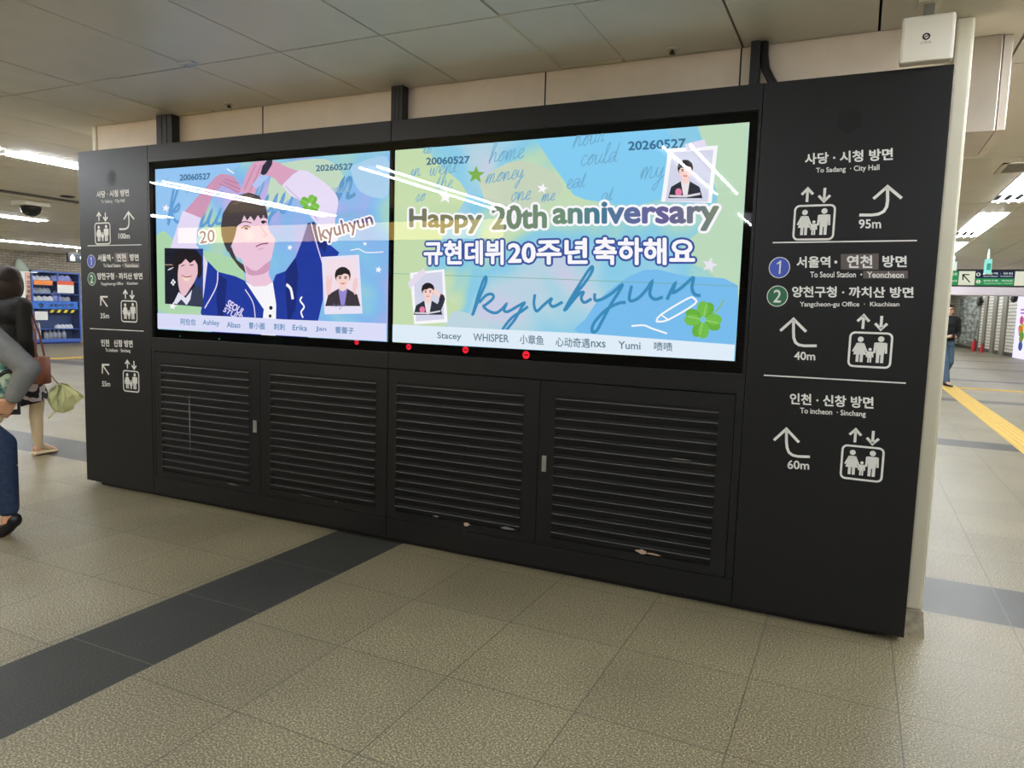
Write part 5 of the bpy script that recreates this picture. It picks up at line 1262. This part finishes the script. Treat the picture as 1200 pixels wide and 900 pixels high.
obj('shoulder_strap', tube(BM(), [(0, -hw * .6, hh - .02), (-.03, -hw * .3, hh + .2), (-.14, 0, 1.36 + .085 - qb.z), (-.03, hw * .3, hh + .2), (0, hw * .6, hh - .02)], .009, 8), pm('brown_leather', (112, 66, 48), .45), t2, True)
ub = wpix(68, 449)
t3 = thing('umbrella', 'pale green folded umbrella swinging beside the brown handbag', 'umbrella', tuple(ub))
UP = lambda u, v, d=0.0: wpix(u, v) - ub + Vector((dirv.y, -dirv.x, 0)) * d
obj('shaft', tube(BM(), [UP(52, 431), UP(68, 449.5), UP(77, 470)], .005, 8), pm('umbrella_shaft', (90, 92, 84), .3, .6), t3, True)
obj('handle', tube(BM(), [UP(50, 428.5), UP(54.5, 433.5)], .011, 8), M_DARK, t3, True)
# canopy: loose pointed folds of cloth gathered at the top of the shaft
bm = BM(); cl = pm('pale_green_canopy', (196, 204, 156), .7)
def fold(top, outer, d0, bulge):
    """one gathered gore: a pleat from the top point to the outline points, swelling towards the viewer"""
    a = bm.verts.new(UP(*top, d0)); n = len(outer)
    for side in (1, -1):
        mids = [bm.verts.new(UP(top[0] + (p[0] - top[0]) * .55, top[1] + (p[1] - top[1]) * .55, d0 + side * bulge * (.5 + .5 * (k % 2)))) for k, p in enumerate(outer)]
        ends = [bm.verts.new(UP(p[0], p[1], d0 + side * bulge * .35 * (k % 2))) for k, p in enumerate(outer)]
        for k in range(n - 1):
            bm.faces.new((a, mids[k], mids[k + 1])); bm.faces.new((mids[k], ends[k], ends[k + 1], mids[k + 1]))
fold((68, 449), [(58, 461), (57, 469), (60, 477), (66, 483), (70, 482)], .0, .05)
fold((69, 449), [(66, 480), (70, 484), (76, 483), (82, 479), (86, 474)], .02, .06)
fold((70, 449), [(80, 478), (88, 473), (96, 467.5), (97, 464), (90, 457), (78, 450)], .0, .05)
fold((68, 450), [(62, 466), (66, 476), (74, 479), (84, 471), (88, 461)], .05, .045)
bmesh.ops.remove_doubles(bm, verts=bm.verts, dist=.0005); bmesh.ops.recalc_face_normals(bm, faces=bm.faces)
obj('canopy', bm, cl, t3, False)
obj('tie_strap', tube(BM(), [UP(65, 482), UP(61, 486), UP(57, 490)], .008, 6), cl, t3, True)

# ---- passer-by cut by the left picture edge, grey sleeve and jeans
foot = hit(10, 628, 2, 0)
fdir = Vector((-.72, -.69, 0)).normalized(); fh = math.atan2(fdir.y, fdir.x) - PI / 2
lft = Vector((-fdir.y, fdir.x, 0))                             # her left, towards the viewer
fb = foot + fdir * .40 - lft * .09
t = thing('person', 'passer-by in a grey sweater and blue jeans cut off by the left picture edge', 'person', (fb.x, fb.y, 0), fh)
def fl(u, v, side=.0):   # a pixel's point on the vertical plane along her path, side metres to her left, in her own frame
    d = CROT @ Vector(((u - 600) / FPX, -(v - 450) / FPX, -1)); p0 = Vector((fb.x, fb.y, 0)) + lft * side
    k = (p0 - CAM_LOC).dot(lft) / d.dot(lft); w_ = CAM_LOC + d * k - Vector((fb.x, fb.y, 0))
    return Vector((-side, w_.dot(fdir), w_.z))
Fh = (0, .02, 1.53)
shl = (-.19, fl(6, 385, .19).y * .6, 1.31); ell_ = fl(33, 432, .31); wrl = fl(14, 468, .29)
ank = fl(10, 603, .09); tl = fl(6, 626, .09); knl = fl(4, 520, .09)
hipz = .90
leftleg = leg_prims((-.085, .0, hipz), knl, ank, tl, (.085, .06, .052, .038))
rightleg = leg_prims((.085, 0, hipz), (.085, .17, .5), (.085, .22, .09), (.085, .37, .03))
prims = [('e', (0, 0, .95), (.165, .13, .15)), ('e', (0, 0, 1.1), (.14, .11, .16)), ('e', (0, 0, 1.24), (.165, .12, .14)), ('c', (-.14, 0, 1.32), (.14, 0, 1.32), .062, .062), ('c', (0, 0, 1.32), (0, .02, 1.44), .05, .047)]
prims += head_prims(Fh, 1.0, 0) + leftleg + rightleg
hv = (wrl - ell_).normalized()
prims += [('c', shl, ell_, .052, .043), ('c', ell_, wrl, .043, .03)] + hand(wrl, hv + Vector((0.15, .2, -.1)), (.9, .2, .35), -1, 1.05, .75)
prims += [('c', (.19, 0, 1.31), (.24, -.06, 1.06), .052, .043), ('c', (.24, -.06, 1.06), (.22, .14, .9), .043, .03)] + hand((.22, .14, .9), (0, .7, -.7), (-1, 0, 0), 1, 1.0, .6)
body = fuse('body', prims, .0062, pm('skin_warm', (196, 146, 112), .5, 0, .04, 30), t, 3); face_parts(Fh, 1.0, 0, body)
fuse('hair', [('e', (0, .0, 1.575), (.09, .105, .095)), ('e', (0, -.05, 1.5), (.09, .07, .11))], .009, HAIR_M, t, 3)
SW = pm('grey_sweater', (120, 120, 118), .85, 0, .12, 18, .2, .25)
fuse('sweater', [('e', (0, 0, .98), (.19, .15, .16)), ('e', (0, 0, 1.12), (.165, .135, .17)), ('e', (0, 0, 1.25), (.185, .14, .13)), ('c', (-.16, 0, 1.32), (.16, 0, 1.32), .078, .078), ('c', (0, 0, 1.33), (0, .01, 1.37), .068, .06),
                 ('c', shl, ell_, .085, .062), ('c', ell_, ell_.lerp(wrl, .88), .064, .047), ('c', (.19, 0, 1.31), (.24, -.06, 1.06), .078, .066), ('c', (.24, -.06, 1.06), (.222, .12, .915), .066, .048)], .008, SW, t, 3)
JN = pm('dark_blue_jeans', (44, 58, 82), .8, 0, .18, 40, .2, .1)
acf = knl.lerp(ank, .9)
fuse('jeans', [('e', (0, 0, .92), (.178, .145, .14)), ('c', (-.088, 0, hipz), knl, .1, .07), ('c', knl, acf, .07, .06), ('c', (.088, 0, hipz), (.085, .17, .5), .1, .08), ('c', (.085, .17, .5), (.085, .22, .13), .08, .066)], .008, JN, t, 3)
SHB = pm('black_leather_shoe', (22, 20, 22), .35)
# trailing shoe stands on its toe
fuse('shoe', [('c', tl + Vector((0, .02, .008)), tl.lerp(ank, .55) + Vector((0, -.012, -.012)), .038, .042), ('e', ank + Vector((0, -.025, -.035)), (.042, .045, .048))], .006, SHB, t, 3)
flat_shoe(.085, .22, 0, 0, SHB, t)
# phone in her hand, patterned bag against her body
ph = wrl + hv * .09 + Vector((.015, .0, .02))
phw = Matrix.Translation(t.location) @ Matrix.Rotation(fh, 4, 'Z')
t4 = thing('mobile_phone', 'black phone with a white corner in the hand at the left picture edge', 'phone', tuple(phw @ ph), fh)
obj('phone_case', box(BM(), -.006, .006, -.075, .075, -.032, .042, .005), M_DARK, t4); obj('camera_bump', box(BM(), -.010, -.006, -.06, -.01, .0, .036, .003), M_WHITE_PLASTIC, t4)
def floral():
    m = bpy.data.materials.new('teal_floral_cloth'); m.use_nodes = True; nt = m.node_tree; b = nt.nodes['Principled BSDF']; b.inputs['Roughness'].default_value = .8
    tc = nt.nodes.new('ShaderNodeTexCoord'); nz = nt.nodes.new('ShaderNodeTexNoise'); nz.inputs['Scale'].default_value = 22; nz.inputs['Detail'].default_value = 3
    r = nt.nodes.new('ShaderNodeValToRGB'); e = r.color_ramp.elements; e[0].position = .36; e[0].color = lin((44, 74, 88)); e[1].position = .66; e[1].color = lin((214, 226, 196)); k = e.new(.5); k.color = lin((110, 158, 138))
    nt.links.new(tc.outputs['Object'], nz.inputs['Vector']); nt.links.new(nz.outputs['Fac'], r.inputs[0]); nt.links.new(r.outputs[0], b.inputs['Base Color']); return m
bc = fl(1, 434, .2)
bw = phw @ bc
t5 = thing('floral_bag', 'teal floral cloth bag carried under the grey sleeve', 'bag', (bw.x, bw.y, bw.z - .20), fh)
bm = BM(); ellipsoid(bm, (0, 0, .20), (.07, .15, .2)); obj('bag_body', bm, floral(), t5, True)
obj('bag_strap', tube(BM(), [(-.05, -.16, .22), (-.10, -.05, .2), (-.10, .06, .12), (-.06, .15, .1)], .012, 8), M_DARK, t5, True)

# ---- man walking towards the viewer, half behind the cream wall edge
mf = hit(1110, 452, 2, 0)
MH = 1.08
md = Vector((.45, -.9, 0)).normalized(); mh = math.atan2(md.y, md.x) - PI / 2
t = thing('person', 'man in a black jacket and jeans walking in the right passage', 'person', (mf.x - .12, mf.y, 0), mh); t.scale = (MH,) * 3
Mh = (0, .02, 1.63)
prims = [('e', (0, 0, 1.0), (.165, .125, .15)), ('e', (0, 0, 1.18), (.16, .115, .17)), ('e', (0, 0, 1.33), (.185, .125, .15)), ('c', (-.165, 0, 1.43), (.165, 0, 1.43), .066, .066), ('c', (0, 0, 1.42), (0, .015, 1.55), .055, .052)] + head_prims(Mh, 1.02, .25)
prims += leg_prims((.09, 0, .95), (.095, .2, .52), (.095, .30, .10), (.095, .44, .05)) + leg_prims((-.09, 0, .95), (-.095, .06, .52), (-.095, -.2, .12), (-.095, -.1, .035))
arms = []
for q in (-1, 1):
    a, b, c = (q * .22, 0, 1.42), (q * .27, -.03, 1.12), (q * .07, .22, 1.06); arms.append((a, b, c))
    prims += [('c', a, b, .056, .046), ('c', b, c, .046, .031)] + hand(c, (-q * .9, .3, .0), (0, -.4, .9), -q, 1.0, .7)
body = fuse('body', prims, .009, SKIN_M, t, 3); face_parts(Mh, 1.02, .25, body, True)
fuse('hair', [('e', (0, -.01, 1.69), (.1, .112, .095)), ('c', (-.05, .075, 1.73), (.05, .075, 1.73), .022, .022), ('e', (0, -.05, 1.63), (.088, .065, .085))], .009, HAIR_M, t, 3)
P_ = [('e', (0, 0, 1.03), (.19, .15, .17)), ('e', (0, 0, 1.2), (.185, .14, .17)), ('e', (0, 0, 1.34), (.205, .145, .14)), ('c', (-.18, 0, 1.43), (.18, 0, 1.43), .08, .08), ('c', (0, 0, 1.44), (0, .01, 1.5), .068, .062)]
for a, b, c in arms: P_ += [('c', a, b, .075, .064), ('c', b, Vector(b).lerp(Vector(c), .82), .064, .048)]
fuse('jacket', P_, .01, pm('black_coat', (15, 15, 18), .7), t, 3)
fuse('jeans', [('e', (0, 0, .95), (.18, .14, .13)), ('c', (.095, 0, .93), (.095, .2, .52), .105, .082), ('c', (.095, .2, .52), (.095, .285, .12), .085, .078), ('c', (-.095, 0, .93), (-.095, .06, .52), .105, .082), ('c', (-.095, .06, .52), (-.095, -.19, .15), .085, .076)], .01, pm('mid_blue_jeans', (74, 98, 122), .8, 0, .15, 30), t, 3)
flat_shoe(.095, .32, 0.02, 0, SHB, t, .29); flat_shoe(-.095, -.19, .07, .45, SHB, t, .27)
o = obj('handheld_device', lathe(BM(), [(0, -.05), (.03, -.05), (.034, .05), (0, .05)], n=14), M_DARK); o.location = Matrix.Translation(t.location) @ Matrix.Rotation(mh, 4, 'Z') @ (Vector((0, .27, 1.09)) * MH); tag(o, 'small black object held in both hands by the man in the passage', 'held object')
